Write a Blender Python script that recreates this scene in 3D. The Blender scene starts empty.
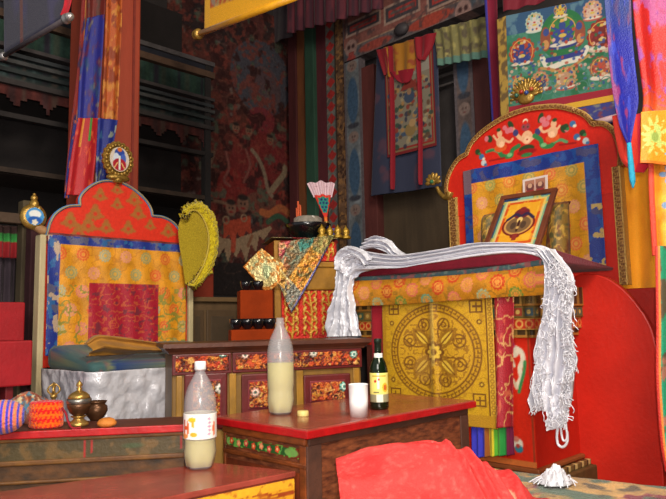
import bpy, bmesh, math, random
import numpy as np
from mathutils import Vector
random.seed(7); RNG = np.random.default_rng(7)
SC = bpy.context.scene; COL = SC.collection
PI = math.pi
# ------------------------------------------------------------------ camera
FPX = 650.0; CAMZ = 0.80
PITCH = math.atan((322 - 249.5) / FPX); ROLL = math.radians(1.15)
_f = np.array([0, math.cos(PITCH), math.sin(PITCH)])
_u0 = np.array([0, -math.sin(PITCH), math.cos(PITCH)]); _r0 = np.array([1.0, 0, 0])
CR = math.cos(ROLL) * _r0 - math.sin(ROLL) * _u0
CU = math.sin(ROLL) * _r0 + math.cos(ROLL) * _u0
EYE = np.array([0, 0, CAMZ])
def ray(px, py): return _f + CR * ((px - 333) / FPX) + CU * ((249.5 - py) / FPX)
def onz(px, py, z): d = ray(px, py); return EYE + d * ((z - CAMZ) / d[2])
def ony(px, py, y): d = ray(px, py); return EYE + d * (y / d[1])
S2 = math.sqrt(0.5)
# the hall is turned 45 degrees: a runs away to the right, b runs away to the left
def RW(a, b, z): return np.array([(a - b) * S2, (a + b) * S2, z])
def ona(px, py, a): d = ray(px, py); return EYE + d * (a / ((d[0] + d[1]) * S2))
def onb(px, py, b): d = ray(px, py); return EYE + d * (b / ((d[1] - d[0]) * S2))
def A_of(p): return (p[0] + p[1]) * S2
def B_of(p): return (p[1] - p[0]) * S2
def qa(a):                       # measures on a wall plane a = const, as (s = -b, z)
    def q(px, py): p = ona(px, py, a); return (-B_of(p), p[2])
    return q
def qb(b):                       # measures on a wall plane b = const, as (s = a, z)
    def q(px, py): p = onb(px, py, b); return (A_of(p), p[2])
    return q
def mapa(a): return lambda s, z: np.stack([(a + s) * S2, (a - s) * S2, z], -1)
def mapb(b): return lambda s, z: np.stack([(s - b) * S2, (s + b) * S2, z], -1)
NA = np.array([-S2, -S2, 0.0])   # outward normal of faces on a = const
NB = np.array([S2, -S2, 0.0])    # outward normal of faces on b = const
class Fr:
    """upright plane through a floor point, running along dir (s), facing outwards (d)"""
    def __init__(s, o, ang):
        s.o = np.array([o[0], o[1], 0.0]); s.u = np.array([math.cos(ang), math.sin(ang), 0.0]); s.n = np.array([math.sin(ang), -math.cos(ang), 0.0])
    def P(s, x, z, d=0.0): return s.o + s.u * x + s.n * d + np.array([0, 0, z])
    def q(s, px, py, d=0.0):
        r = ray(px, py); t = (s.o + s.n * d - EYE).dot(s.n) / r.dot(s.n); p = EYE + r * t; return ((p - s.o).dot(s.u), p[2])
    def map(s, d=0.0): return lambda x, z: s.o + s.n * d + np.multiply.outer(np.asarray(x), s.u) + np.multiply.outer(np.asarray(z), np.array([0, 0, 1.0]))
    def box(s, mb, x0, x1, d0, d1, z0, z1):
        return mb.hexa([s.P(x, z, d) for z in (z0, z1) for x, d in ((x0, d1), (x1, d1), (x1, d0), (x0, d0))])
# ------------------------------------------------------------------ numbers
def lin(c):
    c = np.asarray(c, float) / 255.0
    return np.where(c <= 0.04045, c / 12.92, ((c + 0.055) / 1.055) ** 2.4)
def hsh(ix, iy, seed):
    h = (ix * 374761393 + iy * 668265263 + seed * 974634777) & 0x7fffffff
    h = ((h ^ (h >> 13)) * 1274126177) & 0x7fffffff
    return ((h ^ (h >> 16)) & 0xffff) / 65535.0
def vnoise(x, y, seed=0):
    x = np.asarray(x, float); y = np.asarray(y, float)
    ix = np.floor(x).astype(np.int64); iy = np.floor(y).astype(np.int64)
    fx = x - ix; fy = y - iy; fx = fx * fx * (3 - 2 * fx); fy = fy * fy * (3 - 2 * fy)
    a = hsh(ix, iy, seed); b = hsh(ix + 1, iy, seed); c = hsh(ix, iy + 1, seed); d = hsh(ix + 1, iy + 1, seed)
    return (a * (1 - fx) + b * fx) * (1 - fy) + (c * (1 - fx) + d * fx) * fy
def fbm(x, y, seed=0, o=3):
    r = 0; amp = 0.5; t = 0
    for k in range(o):
        r = r + amp * vnoise(x * 2 ** k, y * 2 ** k, seed + k * 17); t += amp; amp *= 0.5
    return r / t
def spline(pts, n):
    P = np.asarray(pts, float); m = len(P)
    Q = np.vstack([2 * P[0] - P[1], P, 2 * P[-1] - P[-2]])
    t = np.linspace(0, m - 1 - 1e-9, n); i = t.astype(int); f = (t - i)[:, None]
    p0, p1, p2, p3 = Q[i], Q[i + 1], Q[i + 2], Q[i + 3]
    return 0.5 * (2 * p1 + (p2 - p0) * f + (2 * p0 - 5 * p1 + 4 * p2 - p3) * f ** 2 + (3 * p1 - p0 - 3 * p2 + p3) * f ** 3)
def inside(X, Y, pts):
    r = np.zeros(X.shape, bool); n = len(pts)
    for i in range(n):
        x1, y1 = pts[i]; x2, y2 = pts[(i + 1) % n]
        if y1 == y2: continue
        c = ((y1 > Y) != (y2 > Y)) & (X < (x2 - x1) * (Y - y1) / (y2 - y1) + x1)
        r ^= c
    return r
# ------------------------------------------------------------------ pigment canvas: dyed / painted designs of a flat cloth or board
class Cv:
    def __init__(s, x0, x1, y0, y1, res, bg):
        s.x0, s.x1, s.y0, s.y1 = x0, x1, y0, y1
        s.nx = max(2, int(math.ceil((x1 - x0) / res)) + 1); s.ny = max(2, int(math.ceil((y1 - y0) / res)) + 1)
        s.res = res
        s.X, s.Y = np.meshgrid(np.linspace(x0, x1, s.nx), np.linspace(y0, y1, s.ny))
        s.img = np.zeros((s.ny, s.nx, 3)) + np.array(bg, float)
    def win(s, xa, xb, ya, yb):
        dx = (s.x1 - s.x0) / (s.nx - 1); dy = (s.y1 - s.y0) / (s.ny - 1)
        i0 = max(0, int((xa - s.x0) / dx) - 1); i1 = min(s.nx, int((xb - s.x0) / dx) + 3)
        j0 = max(0, int((ya - s.y0) / dy) - 1); j1 = min(s.ny, int((yb - s.y0) / dy) + 3)
        if i1 <= i0 or j1 <= j0: return None
        return (slice(j0, j1), slice(i0, i1))
    def mix(s, w, al, col):
        al = al[..., None]; s.img[w] = s.img[w] * (1 - al) + np.array(col, float) * al
    def ell(s, cx, cy, rx, ry, col, rot=0, al=1.0):
        R = max(rx, ry); w = s.win(cx - R, cx + R, cy - R, cy + R)
        if w is None: return
        x = s.X[w] - cx; y = s.Y[w] - cy; c, n = math.cos(rot), math.sin(rot)
        u = (x * c + y * n) / rx; v = (-x * n + y * c) / ry
        d = np.sqrt(u * u + v * v); k = min(rx, ry) / s.res
        s.mix(w, np.clip((1 - d) * k + 0.5, 0, 1) * al, col)
    def ring(s, cx, cy, r, wd, col, asp=1.0, al=1.0):
        R = (r + wd) * max(1, asp); w = s.win(cx - R, cx + R, cy - R, cy + R)
        if w is None: return
        d = np.hypot((s.X[w] - cx), (s.Y[w] - cy) / asp)
        s.mix(w, np.clip((wd / 2 - abs(d - r)) / s.res + 0.5, 0, 1) * al, col)
    def flower(s, cx, cy, r, n, col, dep=0.3, core=None, ph=0, al=1.0):
        w = s.win(cx - r, cx + r, cy - r, cy + r)
        if w is None: return
        x = s.X[w] - cx; y = s.Y[w] - cy; d = np.hypot(x, y); th = np.arctan2(y, x) + ph
        rr = r * (1 - dep + dep * np.abs(np.cos(n * th / 2)))
        s.mix(w, np.clip((rr - d) / s.res + 0.5, 0, 1) * al, col)
        if core is not None: s.ell(cx, cy, r * 0.4, r * 0.4, core, al=al)
    def poly(s, pts, col, al=1.0):
        P = np.asarray(pts, float); w = s.win(P[:, 0].min(), P[:, 0].max(), P[:, 1].min(), P[:, 1].max())
        if w is None: return
        s.mix(w, inside(s.X[w], s.Y[w], pts) * al, col)
    def rect(s, xa, xb, ya, yb, col, al=1.0):
        w = s.win(xa, xb, ya, yb)
        if w is None: return
        s.mix(w, ((s.X[w] >= xa) & (s.X[w] <= xb) & (s.Y[w] >= ya) & (s.Y[w] <= yb)) * al, col)
    def line(s, pts, wd, col, al=1.0, sm=True):
        P = np.asarray(pts, float)
        if sm and len(P) > 2: P = spline(P, 6 * len(P))
        w = s.win(P[:, 0].min() - wd, P[:, 0].max() + wd, P[:, 1].min() - wd, P[:, 1].max() + wd)
        if w is None: return
        X, Y = s.X[w], s.Y[w]; D = np.full(X.shape, 1e9)
        for (x1, y1), (x2, y2) in zip(P[:-1], P[1:]):
            dx, dy = x2 - x1, y2 - y1; L = dx * dx + dy * dy + 1e-12
            t = np.clip(((X - x1) * dx + (Y - y1) * dy) / L, 0, 1)
            D = np.minimum(D, np.hypot(X - x1 - t * dx, Y - y1 - t * dy))
        s.mix(w, np.clip((wd / 2 - D) / s.res + 0.5, 0, 1) * al, col)
    def speck(s, col, scale, thr, seed, al=1.0, asp=1.0, o=3):
        m = fbm(s.X / scale, s.Y / (scale * asp), seed, o)
        s.mix((slice(None), slice(None)), np.clip((m - thr) * 12, 0, 1) * al, col)
    def vein(s, col, scale, wd, seed, al=1.0):        # thin curling lines
        m = np.abs(fbm(s.X / scale, s.Y / scale, seed, 2) - 0.5)
        s.mix((slice(None), slice(None)), np.clip((wd - m) * 30, 0, 1) * al, col)
    def tone(s, amp, scale, seed):
        m = (fbm(s.X / scale, s.Y / scale, seed, 3) - 0.5) * 2
        s.img *= (1 + amp * m)[..., None]
    def medallions(s, step, r, cols, core, seed=3, n=10, al=0.95, jx=0.0):
        k = 0; ny = int((s.y1 - s.y0) / (step * 0.8)) + 2; nx = int((s.x1 - s.x0) / step) + 2
        for j in range(ny):
            for i in range(nx):
                cx = s.x0 + step * (i + (0.5 if j % 2 else 0) + jx); cy = s.y0 + step * 0.8 * (j + 0.35)
                c = cols[int(hsh(i, j, seed) * 997) % len(cols)]
                s.flower(cx, cy, r, n, c, 0.22, al=al)
                s.ring(cx, cy, r * 0.62, r * 0.14, core, al=0.8)
                s.ell(cx, cy, r * 0.3, r * 0.3, core, al=0.8)
# ------------------------------------------------------------------ objects
def tag(o, label=None, cat=None, group=None, kind=None):
    if label: o['label'] = label
    if cat: o['category'] = cat
    if group: o['group'] = group
    if kind: o['kind'] = kind
    return o
def thing(name, loc, label, cat, group=None):
    o = bpy.data.objects.new(name, None); COL.objects.link(o); o.location = [float(v) for v in loc]
    o.empty_display_size = 0.05
    return tag(o, label, cat, group)
def wloc(o):
    v = np.zeros(3)
    while o is not None: v = v + np.array(o.location); o = o.parent
    return v
def link(name, me, mat, parent=None, loc=(0, 0, 0), bevel=0, seg=2):
    if mat is not None:
        for m in (mat if isinstance(mat, (list, tuple)) else [mat]): me.materials.append(m)
    o = bpy.data.objects.new(name, me); COL.objects.link(o)
    if parent is not None: o.parent = parent
    else: o.location = [float(v) for v in loc]
    if bevel:
        b = o.modifiers.new('bevel', 'BEVEL'); b.width = bevel; b.segments = seg; b.limit_method = 'ANGLE'; b.angle_limit = 0.6
    return o
def basis(parent, loc): return wloc(parent) if parent is not None else np.array(loc, float)
class MB:
    """collects shapes in world measures, then links them as ONE mesh object"""
    def __init__(s): s.v = []; s.f = []; s.sm = []
    def add(s, V, F, smooth=False):
        o = len(s.v); s.v += [tuple(map(float, p)) for p in V]; s.f += [tuple(i + o for i in f) for f in F]; s.sm += [smooth] * len(F); return s
    def hexa(s, P):            # 4 bottom points, 4 top points
        return s.add(P, [(3, 2, 1, 0), (4, 5, 6, 7), (0, 1, 5, 4), (1, 2, 6, 5), (2, 3, 7, 6), (3, 0, 4, 7)])
    def rbox(s, a0, a1, b0, b1, z0, z1):
        return s.hexa([RW(a0, b0, z0), RW(a1, b0, z0), RW(a1, b1, z0), RW(a0, b1, z0), RW(a0, b0, z1), RW(a1, b0, z1), RW(a1, b1, z1), RW(a0, b1, z1)])
    def quadprism(s, Q, z0, z1):   # Q four ground points
        return s.hexa([(q[0], q[1], z0) for q in Q] + [(q[0], q[1], z1) for q in Q])
    def prism(s, pts, off):    # outline of 3D points, pushed along off
        P = [np.array(p, float) for p in pts]; n = len(P); off = np.array(off, float)
        return s.add(P + [p + off for p in P], [tuple(range(n)), tuple(range(2 * n - 1, n - 1, -1))] + [(i, n + i, n + (i + 1) % n, (i + 1) % n) for i in range(n)])
    def lathe(s, prof, c, seg=32, squash=(1, 1), wob=None, ax=None):
        V = []; F = []; n = len(prof); c = np.array(c, float)
        for i, (r, z) in enumerate(prof):
            for k in range(seg):
                t = 2 * PI * k / seg; rr = r * (wob(t, z) if wob else 1)
                p = np.array([rr * math.cos(t) * squash[0], rr * math.sin(t) * squash[1], z])
                if ax is not None: p = p[0] * ax[0] + p[1] * ax[1] + p[2] * ax[2]
                V.append(c + p)
        for i in range(n - 1):
            for k in range(seg):
                k2 = (k + 1) % seg; F.append((i * seg + k, i * seg + k2, (i + 1) * seg + k2, (i + 1) * seg + k))
        F.append(tuple(range(seg - 1, -1, -1))); F.append(tuple((n - 1) * seg + k for k in range(seg)))
        return s.add(V, F, True)
    def tube(s, pts, r, seg=8, n=None):
        P = np.asarray(pts, float)
        if n: P = spline(P, n)
        m = len(P); R = np.interp(np.linspace(0, 1, m), np.linspace(0, 1, len(r)), r) if hasattr(r, '__len__') else np.full(m, r)
        T = np.gradient(P, axis=0); T /= np.linalg.norm(T, axis=1)[:, None] + 1e-12
        ref = np.array([0.31, 0.2, 0.93]); V = []; F = []
        for i in range(m):
            x = np.cross(T[i], ref); x /= np.linalg.norm(x) + 1e-12; y = np.cross(T[i], x)
            for k in range(seg):
                t = 2 * PI * k / seg; V.append(P[i] + R[i] * (math.cos(t) * x + math.sin(t) * y))
        for i in range(m - 1):
            for k in range(seg):
                k2 = (k + 1) % seg; F.append((i * seg + k, (i + 1) * seg + k, (i + 1) * seg + k2, i * seg + k2))
        F.append(tuple(range(seg))); F.append(tuple((m - 1) * seg + k for k in range(seg - 1, -1, -1)))
        return s.add(V, F, True)
    def ball(s, c, rx, ry=None, rz=None, seg=16, rings=10, ax=None):
        ry = ry or rx; rz = rz or rx
        prof = [(max(1e-4, math.sin(PI * i / rings)), -math.cos(PI * i / rings)) for i in range(rings + 1)]
        a = ax or ((1, 0, 0), (0, 1, 0), (0, 0, 1))
        a = [np.array(a[0], float) * rx, np.array(a[1], float) * ry, np.array(a[2], float) * rz]
        return s.lathe(prof, c, seg, ax=a)
    def build(s, name, mat, parent=None, loc=None, bevel=0, seg=2):
        V = np.array(s.v)
        if parent is None and loc is None: loc = (V[:, 0].mean(), V[:, 1].mean(), V[:, 2].min())
        B = basis(parent, loc); me = bpy.data.meshes.new(name)
        me.from_pydata([tuple(p) for p in (V - B)], [], s.f); me.polygons.foreach_set('use_smooth', s.sm)
        bm = bmesh.new(); bm.from_mesh(me); bmesh.ops.recalc_face_normals(bm, faces=bm.faces); bm.to_mesh(me); bm.free()
        return link(name, me, mat, parent, loc if loc is not None else (0, 0, 0), bevel, seg)
def sheet(name, P, C, mat, parent=None, thick=0.003, loc=None, mask=None, smooth=True, wrap=False):
    """a surface given as a grid of points P[n,m,3], with pigment C[n,m,3] or one colour, and a real thickness"""
    P = np.asarray(P, float); n, m = P.shape[:2]
    if parent is None and loc is None: loc = (P[..., 0].mean(), P[..., 1].mean(), P[..., 2].min())
    B = basis(parent, loc)
    du = np.gradient(P, axis=1); dv = np.gradient(P, axis=0); N = np.cross(du, dv); N /= np.linalg.norm(N, axis=-1)[..., None] + 1e-12
    V = P.reshape(-1, 3) - B
    j, i = np.meshgrid(np.arange(n - 1), np.arange(m - 1), indexing='ij'); q = (j * m + i)
    keep = np.ones(q.shape, bool) if mask is None else (mask[:-1, :-1] & mask[1:, :-1] & mask[:-1, 1:] & mask[1:, 1:])
    qk = q[keep]; F = np.stack([qk, qk + 1, qk + 1 + m, qk + m], -1)
    if thick:
        V = np.vstack([V, V - N.reshape(-1, 3) * thick]); o = n * m
        Fb = np.stack([qk + o, qk + m + o, qk + 1 + m + o, qk + 1 + o], -1)
        kp = np.pad(keep, 1); R = []
        jj, ii = np.nonzero(keep)
        def rim(nb, e0, e1):
            sel = ~nb[jj, ii]; b = q[jj[sel], ii[sel]]; R.append(np.stack([b + e1, b + e0, b + e0 + o, b + e1 + o], -1))
        rim(kp[:-2, 1:-1], 0, 1); rim(kp[2:, 1:-1], m + 1, m); rim(kp[1:-1, :-2], m, 0); rim(kp[1:-1, 2:], 1, m + 1)
        F = np.vstack([F, Fb] + R)
    if mask is not None:
        used = np.unique(F); re = np.full(len(V), -1); re[used] = np.arange(len(used)); V = V[used]; F = re[F]
    me = bpy.data.meshes.new(name)
    me.vertices.add(len(V)); me.vertices.foreach_set('co', V.ravel().astype(np.float32))
    me.loops.add(F.size); me.loops.foreach_set('vertex_index', F.ravel().astype(np.int32))
    me.polygons.add(len(F)); me.polygons.foreach_set('loop_start', np.arange(0, F.size, 4).astype(np.int32))
    me.polygons.foreach_set('use_smooth', np.full(len(F), smooth))
    me.update(calc_edges=True); me.validate()
    if C is not None:
        C = np.asarray(C, float)
        C = np.broadcast_to(C, P.shape).reshape(-1, 3)
        if thick: C = np.vstack([C, C])
        if mask is not None: C = C[used]
        L = np.ones((len(V), 4), np.float32); L[:, :3] = lin(np.clip(C, 0, 255))
        at = me.color_attributes.new('pigment', 'FLOAT_COLOR', 'POINT'); at.data.foreach_set('color', L.ravel())
    return link(name, me, mat, parent, loc if loc is not None else (0, 0, 0))
def panel(name, cv, mp, mat, parent=None, thick=0.003, mask=None, wave=None, loc=None):
    P = mp(cv.X, cv.Y)
    if wave is not None: P = P + wave
    return sheet(name, P, cv.img, mat, parent, thick, loc, mask, smooth=wave is not None)
def quadgrid(tl, tr, bl, br, nx, ny):       # bilinear patch, rows from bottom to top
    u = np.linspace(0, 1, nx)[None, :, None]; v = np.linspace(0, 1, ny)[:, None, None]
    tl, tr, bl, br = [np.asarray(p, float) for p in (tl, tr, bl, br)]
    return (bl * (1 - u) + br * u) * (1 - v) + (tl * (1 - u) + tr * u) * v
def dup(o, parent=None):
    c = o.copy(); COL.objects.link(c); c.parent = parent
    for ch in list(o.children): dup(ch, c)
    return c
# ------------------------------------------------------------------ materials
def nmat(name):
    m = bpy.data.materials.new(name); m.use_nodes = True; nt = m.node_tree; return m, nt, nt.nodes['Principled BSDF']
def N(nt, t, **k):
    n = nt.nodes.new(t)
    for a, b in k.items():
        if a.startswith('i_'): n.inputs[a[2:].replace('_', ' ')].default_value = b
        else: setattr(n, a, b)
    return n
def c4(c): return tuple(lin(c)) + (1.0,)
def finish(nt, p, rough, metal, spec, sheen, bump, coat=0):
    p.inputs['Roughness'].default_value = rough; p.inputs['Metallic'].default_value = metal
    p.inputs['Specular IOR Level'].default_value = spec
    if sheen: p.inputs['Sheen Weight'].default_value = sheen; p.inputs['Sheen Roughness'].default_value = 0.4
    if coat: p.inputs['Coat Weight'].default_value = coat; p.inputs['Coat Roughness'].default_value = 0.15
    if bump:
        tc = N(nt, 'ShaderNodeTexCoord'); nz = N(nt, 'ShaderNodeTexNoise', i_Scale=bump[0], i_Detail=4.0)
        bp = N(nt, 'ShaderNodeBump', i_Strength=bump[1], i_Distance=0.01)
        nt.links.new(tc.outputs['Object'], nz.inputs['Vector']); nt.links.new(nz.outputs['Fac'], bp.inputs['Height'])
        nt.links.new(bp.outputs['Normal'], p.inputs['Normal'])
def flat(name, col, rough=0.6, metal=0, spec=0.4, var=(14, 0.25), bump=(60, 0.15), sheen=0, col2=None, thr=(0.35, 0.7), coat=0, stretch=(1, 1, 1)):
    """one colour broken up by noise towards a second one"""
    m, nt, p = nmat(name)
    tc = N(nt, 'ShaderNodeTexCoord'); mp = N(nt, 'ShaderNodeMapping'); mp.inputs['Scale'].default_value = stretch
    nz = N(nt, 'ShaderNodeTexNoise', i_Scale=var[0], i_Detail=6.0, i_Roughness=0.6); rp = N(nt, 'ShaderNodeValToRGB')
    nt.links.new(tc.outputs['Object'], mp.inputs['Vector']); nt.links.new(mp.outputs['Vector'], nz.inputs['Vector'])
    nt.links.new(nz.outputs['Fac'], rp.inputs['Fac']); nt.links.new(rp.outputs['Color'], p.inputs['Base Color'])
    a = lin(col); b = lin(col2) if col2 is not None else a * (1 - var[1])
    rp.color_ramp.elements[0].position = thr[0]; rp.color_ramp.elements[0].color = tuple(b) + (1,)
    rp.color_ramp.elements[1].position = thr[1]; rp.color_ramp.elements[1].color = tuple(a) + (1,)
    finish(nt, p, rough, metal, spec, sheen, bump, coat); return m
def pig(name, rough=0.7, metal=0, spec=0.3, sheen=0, weave=(300, 0.15), bump=(250, 0.2), coat=0):
    """reads the dyed design of a sheet and lets a fine noise break it up"""
    m, nt, p = nmat(name)
    at = N(nt, 'ShaderNodeAttribute', attribute_name='pigment'); tc = N(nt, 'ShaderNodeTexCoord')
    nz = N(nt, 'ShaderNodeTexNoise', i_Scale=weave[0], i_Detail=3.0)
    mr = N(nt, 'ShaderNodeMapRange'); mr.inputs['To Min'].default_value = 1 - weave[1] * 1.6; mr.inputs['To Max'].default_value = 1 + weave[1] * 1.6
    mx = N(nt, 'ShaderNodeVectorMath', operation='SCALE')
    nt.links.new(tc.outputs['Object'], nz.inputs['Vector']); nt.links.new(nz.outputs['Fac'], mr.inputs['Value'])
    nt.links.new(at.outputs['Color'], mx.inputs[0]); nt.links.new(mr.outputs['Result'], mx.inputs['Scale'])
    nt.links.new(mx.outputs['Vector'], p.inputs['Base Color'])
    finish(nt, p, rough, metal, spec, sheen, bump, coat); return m
def clear(name, col, fac, rough=0.12, spec=0.6, tint=(255, 255, 255)):
    """thin see-through plastic or glass: part of the light passes straight on"""
    m, nt, p = nmat(name); p.inputs['Base Color'].default_value = c4(col); p.inputs['Roughness'].default_value = rough; p.inputs['Specular IOR Level'].default_value = spec
    tr = N(nt, 'ShaderNodeBsdfTransparent'); tr.inputs['Color'].default_value = c4(tint)
    mx = N(nt, 'ShaderNodeMixShader'); mx.inputs['Fac'].default_value = fac
    nt.links.new(tr.outputs[0], mx.inputs[1]); nt.links.new(p.outputs[0], mx.inputs[2]); nt.links.new(mx.outputs[0], nt.nodes['Material Output'].inputs['Surface'])
    return m
CLOTH = pig('printed_cloth', 0.75, 0, 0.3, 0.15)
BROC = pig('silk_brocade', 0.5, 0, 0.5, 0.1, (220, 0.2), (180, 0.35))
BOARD = pig('painted_board', 0.5, 0, 0.4, 0, (60, 0.12), (90, 0.15))
DULL = pig('old_wall_paint', 0.9, 0, 0.15, 0, (40, 0.3), (60, 0.3))
GILT = pig('gilded_carving', 0.4, 0.25, 0.5, 0, (150, 0.25), (120, 0.9))
FOIL = pig('foil_brocade', 0.32, 0.55, 0.5, 0, (120, 0.35), (60, 0.8))
FELT = pig('knitted_wool', 0.95, 0, 0.1, 0.3, (160, 0.3), (140, 0.8))
LABEL = pig('printed_label', 0.45, 0, 0.4, 0, (100, 0.03), None)
# ================================================================== THE SETTING
AW, BW = 4.05, 4.62
wood_dark = flat('smoked_wood', (70, 52, 42), 0.8, var=(6, 0.45), stretch=(1, 1, 4))
wall_mat = flat('dark_plaster', (60, 54, 54), 0.95, var=(3, 0.5), bump=(30, 0.3))  # dark grey all over, mottled at random
floor_mat = flat('worn_floor_boards', (96, 62, 44), 0.7, var=(5, 0.4), stretch=(1, 6, 1))
def struct(mb, name, mat, bevel=0): return tag(mb.build(name, mat, None, None, bevel), kind='structure')
struct(MB().rbox(-1.2, AW + 0.1, -1.2, BW + 0.1, -0.05, 0.0), 'floor', floor_mat)
struct(MB().rbox(AW, AW + 0.1, -1.2, BW, 0, 4.4), 'wall_back', wall_mat)
struct(MB().rbox(-1.2, AW, -1.3, -1.2, 0, 4.4), 'wall_right', wall_mat)
struct(MB().rbox(-1.2, AW, -1.2, BW, 4.4, 4.45), 'ceiling', wood_dark)
wl = struct(MB().rbox(-1.2, AW, BW, BW + 0.1, 0, 4.4), 'wall_left', wall_mat)
# ---- mural of fierce guardians painted on the left wall
q = qb(BW - 0.012)
s0, z0 = q(165, 300); s1, z1 = AW - 0.005, 3.75
z0 = 1.05
cv = Cv(s0, s1, z0, z1, 0.011, (64, 36, 34))
U = 0.0088                                # one small brush width
cv.tone(0.5, 0.3, 5)
cv.speck((96, 52, 44), 0.16, 0.55, 11, 0.7); cv.speck((40, 34, 36), 0.2, 0.58, 12, 0.8)
cv.speck((116, 112, 106), 0.07, 0.68, 13, 0.5)
def Q(px, py): return q(px, py)
c = Q(262, 78); cv.ell(c[0], c[1], 0.36, 0.36, (66, 64, 72)); cv.ell(c[0] + .03, c[1] - .1, 0.2, 0.22, (84, 62, 64), al=0.7)
for px, py, rx, ry, col in [(256, 165, .30, .36, (104, 36, 36)), (232, 190, .16, .2, (112, 36, 34)), (284, 150, .15, .22, (108, 38, 40)), (262, 120, .17, .12, (110, 40, 46)),
        (222, 140, .12, .2, (84, 40, 36)), (262, 205, .2, .12, (92, 60, 50)), (284, 205, .1, .14, (124, 44, 38)), (208, 205, .12, .16, (92, 34, 32))]:
    c = Q(px, py); cv.ell(c[0], c[1], rx, ry, col, al=0.85)
cv.speck((112, 52, 44), 0.05, 0.56, 21, 0.7); cv.speck((48, 26, 26), 0.09, 0.6, 22, 0.8); cv.speck((70, 84, 70), 0.08, 0.66, 23, 0.7)
def QL(pts): return [Q(*p) for p in pts]
cv.line(QL([(252, 150), (258, 158), (264, 172), (268, 190), (272, 196)]), 0.04, (118, 100, 84))
cv.line(QL([(214, 152), (209, 168), (208, 185), (205, 195)]), 0.035, (100, 78, 66))
cv.line(QL([(226, 152), (229, 168), (224, 180), (230, 186)]), 0.025, (112, 66, 60)); cv.line(QL([(246, 150), (250, 165), (244, 182)]), 0.025, (112, 66, 60))
cv.line(QL([(165, 196), (190, 199), (215, 201), (228, 204)]), 0.03, (104, 78, 64))
cv.line(QL([(272, 190), (278, 182), (284, 174), (285, 168)]), 0.06, (122, 104, 84))
cv.line(QL([(262, 212), (270, 214), (280, 208), (290, 214)]), 0.07, (150, 84, 52)); cv.line(QL([(268, 222), (278, 216), (288, 222)]), 0.05, (54, 78, 60))
for px, py, r in [(231, 208, .07), (243, 204, .08), (249, 131, .05), (236, 128, .05), (270, 140, .05)]:
    c = Q(px, py); cv.ell(c[0], c[1], r * .8, r, (112, 80, 66)); cv.ell(c[0], c[1] + r * .75, r * .7, r * .35, (44, 34, 32)); cv.ell(c[0] - r * .25, c[1], r * .13, r * .13, (30, 20, 20)); cv.ell(c[0] + r * .25, c[1], r * .13, r * .13, (30, 20, 20)); cv.ell(c[0], c[1] - r * .5, r * .3, r * .12, (120, 30, 30))
cv.poly(QL([(224, 222), (250, 216), (252, 236), (246, 230), (242, 240), (237, 232), (233, 246), (229, 234), (224, 240)]), (150, 62, 44))
sk = [(216, 236), (232, 240), (250, 234), (270, 226), (272, 228), (264, 240), (259, 236), (256, 252), (251, 244), (246, 262), (241, 248), (236, 258), (232, 250), (228, 262), (224, 248), (218, 258)]
cv.poly(QL(sk), (140, 116, 92)); cv.line(QL([(234, 236), (233, 250)]), 0.05, (158, 66, 48)); cv.line(QL([(252, 236), (248, 246)]), 0.03, (120, 80, 60))
cv.ring(*Q(244, 218), 0.03, 0.014, (130, 106, 84)); cv.ring(*Q(226, 220), 0.03, 0.014, (130, 106, 84))
cv.rect(s0, s1, z0, Q(262, 262)[1] - .02, (40, 34, 34))
cv.vein((120, 84, 66), 0.12, 0.025, 31, 0.5)
panel('mural', cv, mapb(BW - 0.012), DULL, wl, 0.01)
# ---- door surround between the mural and the hanging scrolls: upright painted boards
def upright(n, x0, x1, col, a=3.95, z1=3.02, z0=0.0, th=0.09, var=(9, .35), py=170):
    q = qa(a); sa = q(x0, py)[0]; sb = q(x1, py)[0]
    return struct(MB().rbox(a, a + th, -sb, -sa, z0, z1), 'trim_%d' % n, flat('board_%d' % n, col, 0.8, var=var, stretch=(1, 1, .3)), 0.006)
ZT = qa(3.95)(300, 26)[1]
upright(1, 289, 297, (84, 34, 36), 3.93, ZT); upright(2, 297, 306, (128, 74, 40), 3.95, ZT); upright(3, 306, 315, (48, 84, 66), 3.91, ZT)
upright(4, 315, 328, (96, 38, 46), 3.95, ZT)
def painted_upright(n, x0, x1, a, bg, fn, z0=0.6, z1=None, py=170):
    q = qa(a); sa = q(x0, py)[0]; sb = q(x1, py)[0]; cv = Cv(sa, sb, z0, z1 or ZT, 0.009, bg); cv.tone(.35, .12, n); fn(cv, sa, sb)
    o = panel('trim_%d' % n, cv, mapa(a), DULL, None, 0.06); return tag(o, kind='structure')
def diamonds(cv, sa, sb):
    w = sb - sa; z = cv.y0; k = 0
    while z < cv.y1:
        cv.poly([(sa, z), (sa + w / 2, z + .05), (sb, z), (sa + w / 2, z - .05)], (158, 48, 46)); cv.line([(sa, z + .055), (sa + w / 2, z + .1)], .012, (128, 112, 100)); z += .11
def specks(cv, sa, sb):
    cv.speck((150, 108, 66), .03, .52, 5, .8); cv.speck((60, 40, 34), .025, .6, 6, .9)
    cv.rect(sa, sa + .012, cv.y0, cv.y1, (58, 48, 40))
def lanterns(cv, sa, sb):
    m = (sa + sb) / 2; w = sb - sa; cv.rect(sa, sa + .02, cv.y0, cv.y1, (92, 84, 88)); cv.rect(sb - .02, sb, cv.y0, cv.y1, (92, 84, 88))
    z = cv.y0 + .2
    while z < cv.y1:
        cv.ell(m, z, w * .32, .2, (60, 82, 106)); cv.ell(m, z + .3, w * .3, .05, (122, 104, 98)); cv.ell(m - .014, z + .305, .009, .010, (84, 66, 62)); cv.ell(m + .014, z + .305, .009, .010, (84, 66, 62)); cv.ell(m, z + .275, .012, .006, (104, 60, 58))
        cv.ell(m, z + .40, w * .34, .025, (58, 58, 66)); z += .62
painted_upright(5, 328, 337, 3.94, (92, 92, 88), diamonds); painted_upright(6, 337, 346, 3.92, (104, 76, 56), specks)
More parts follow.
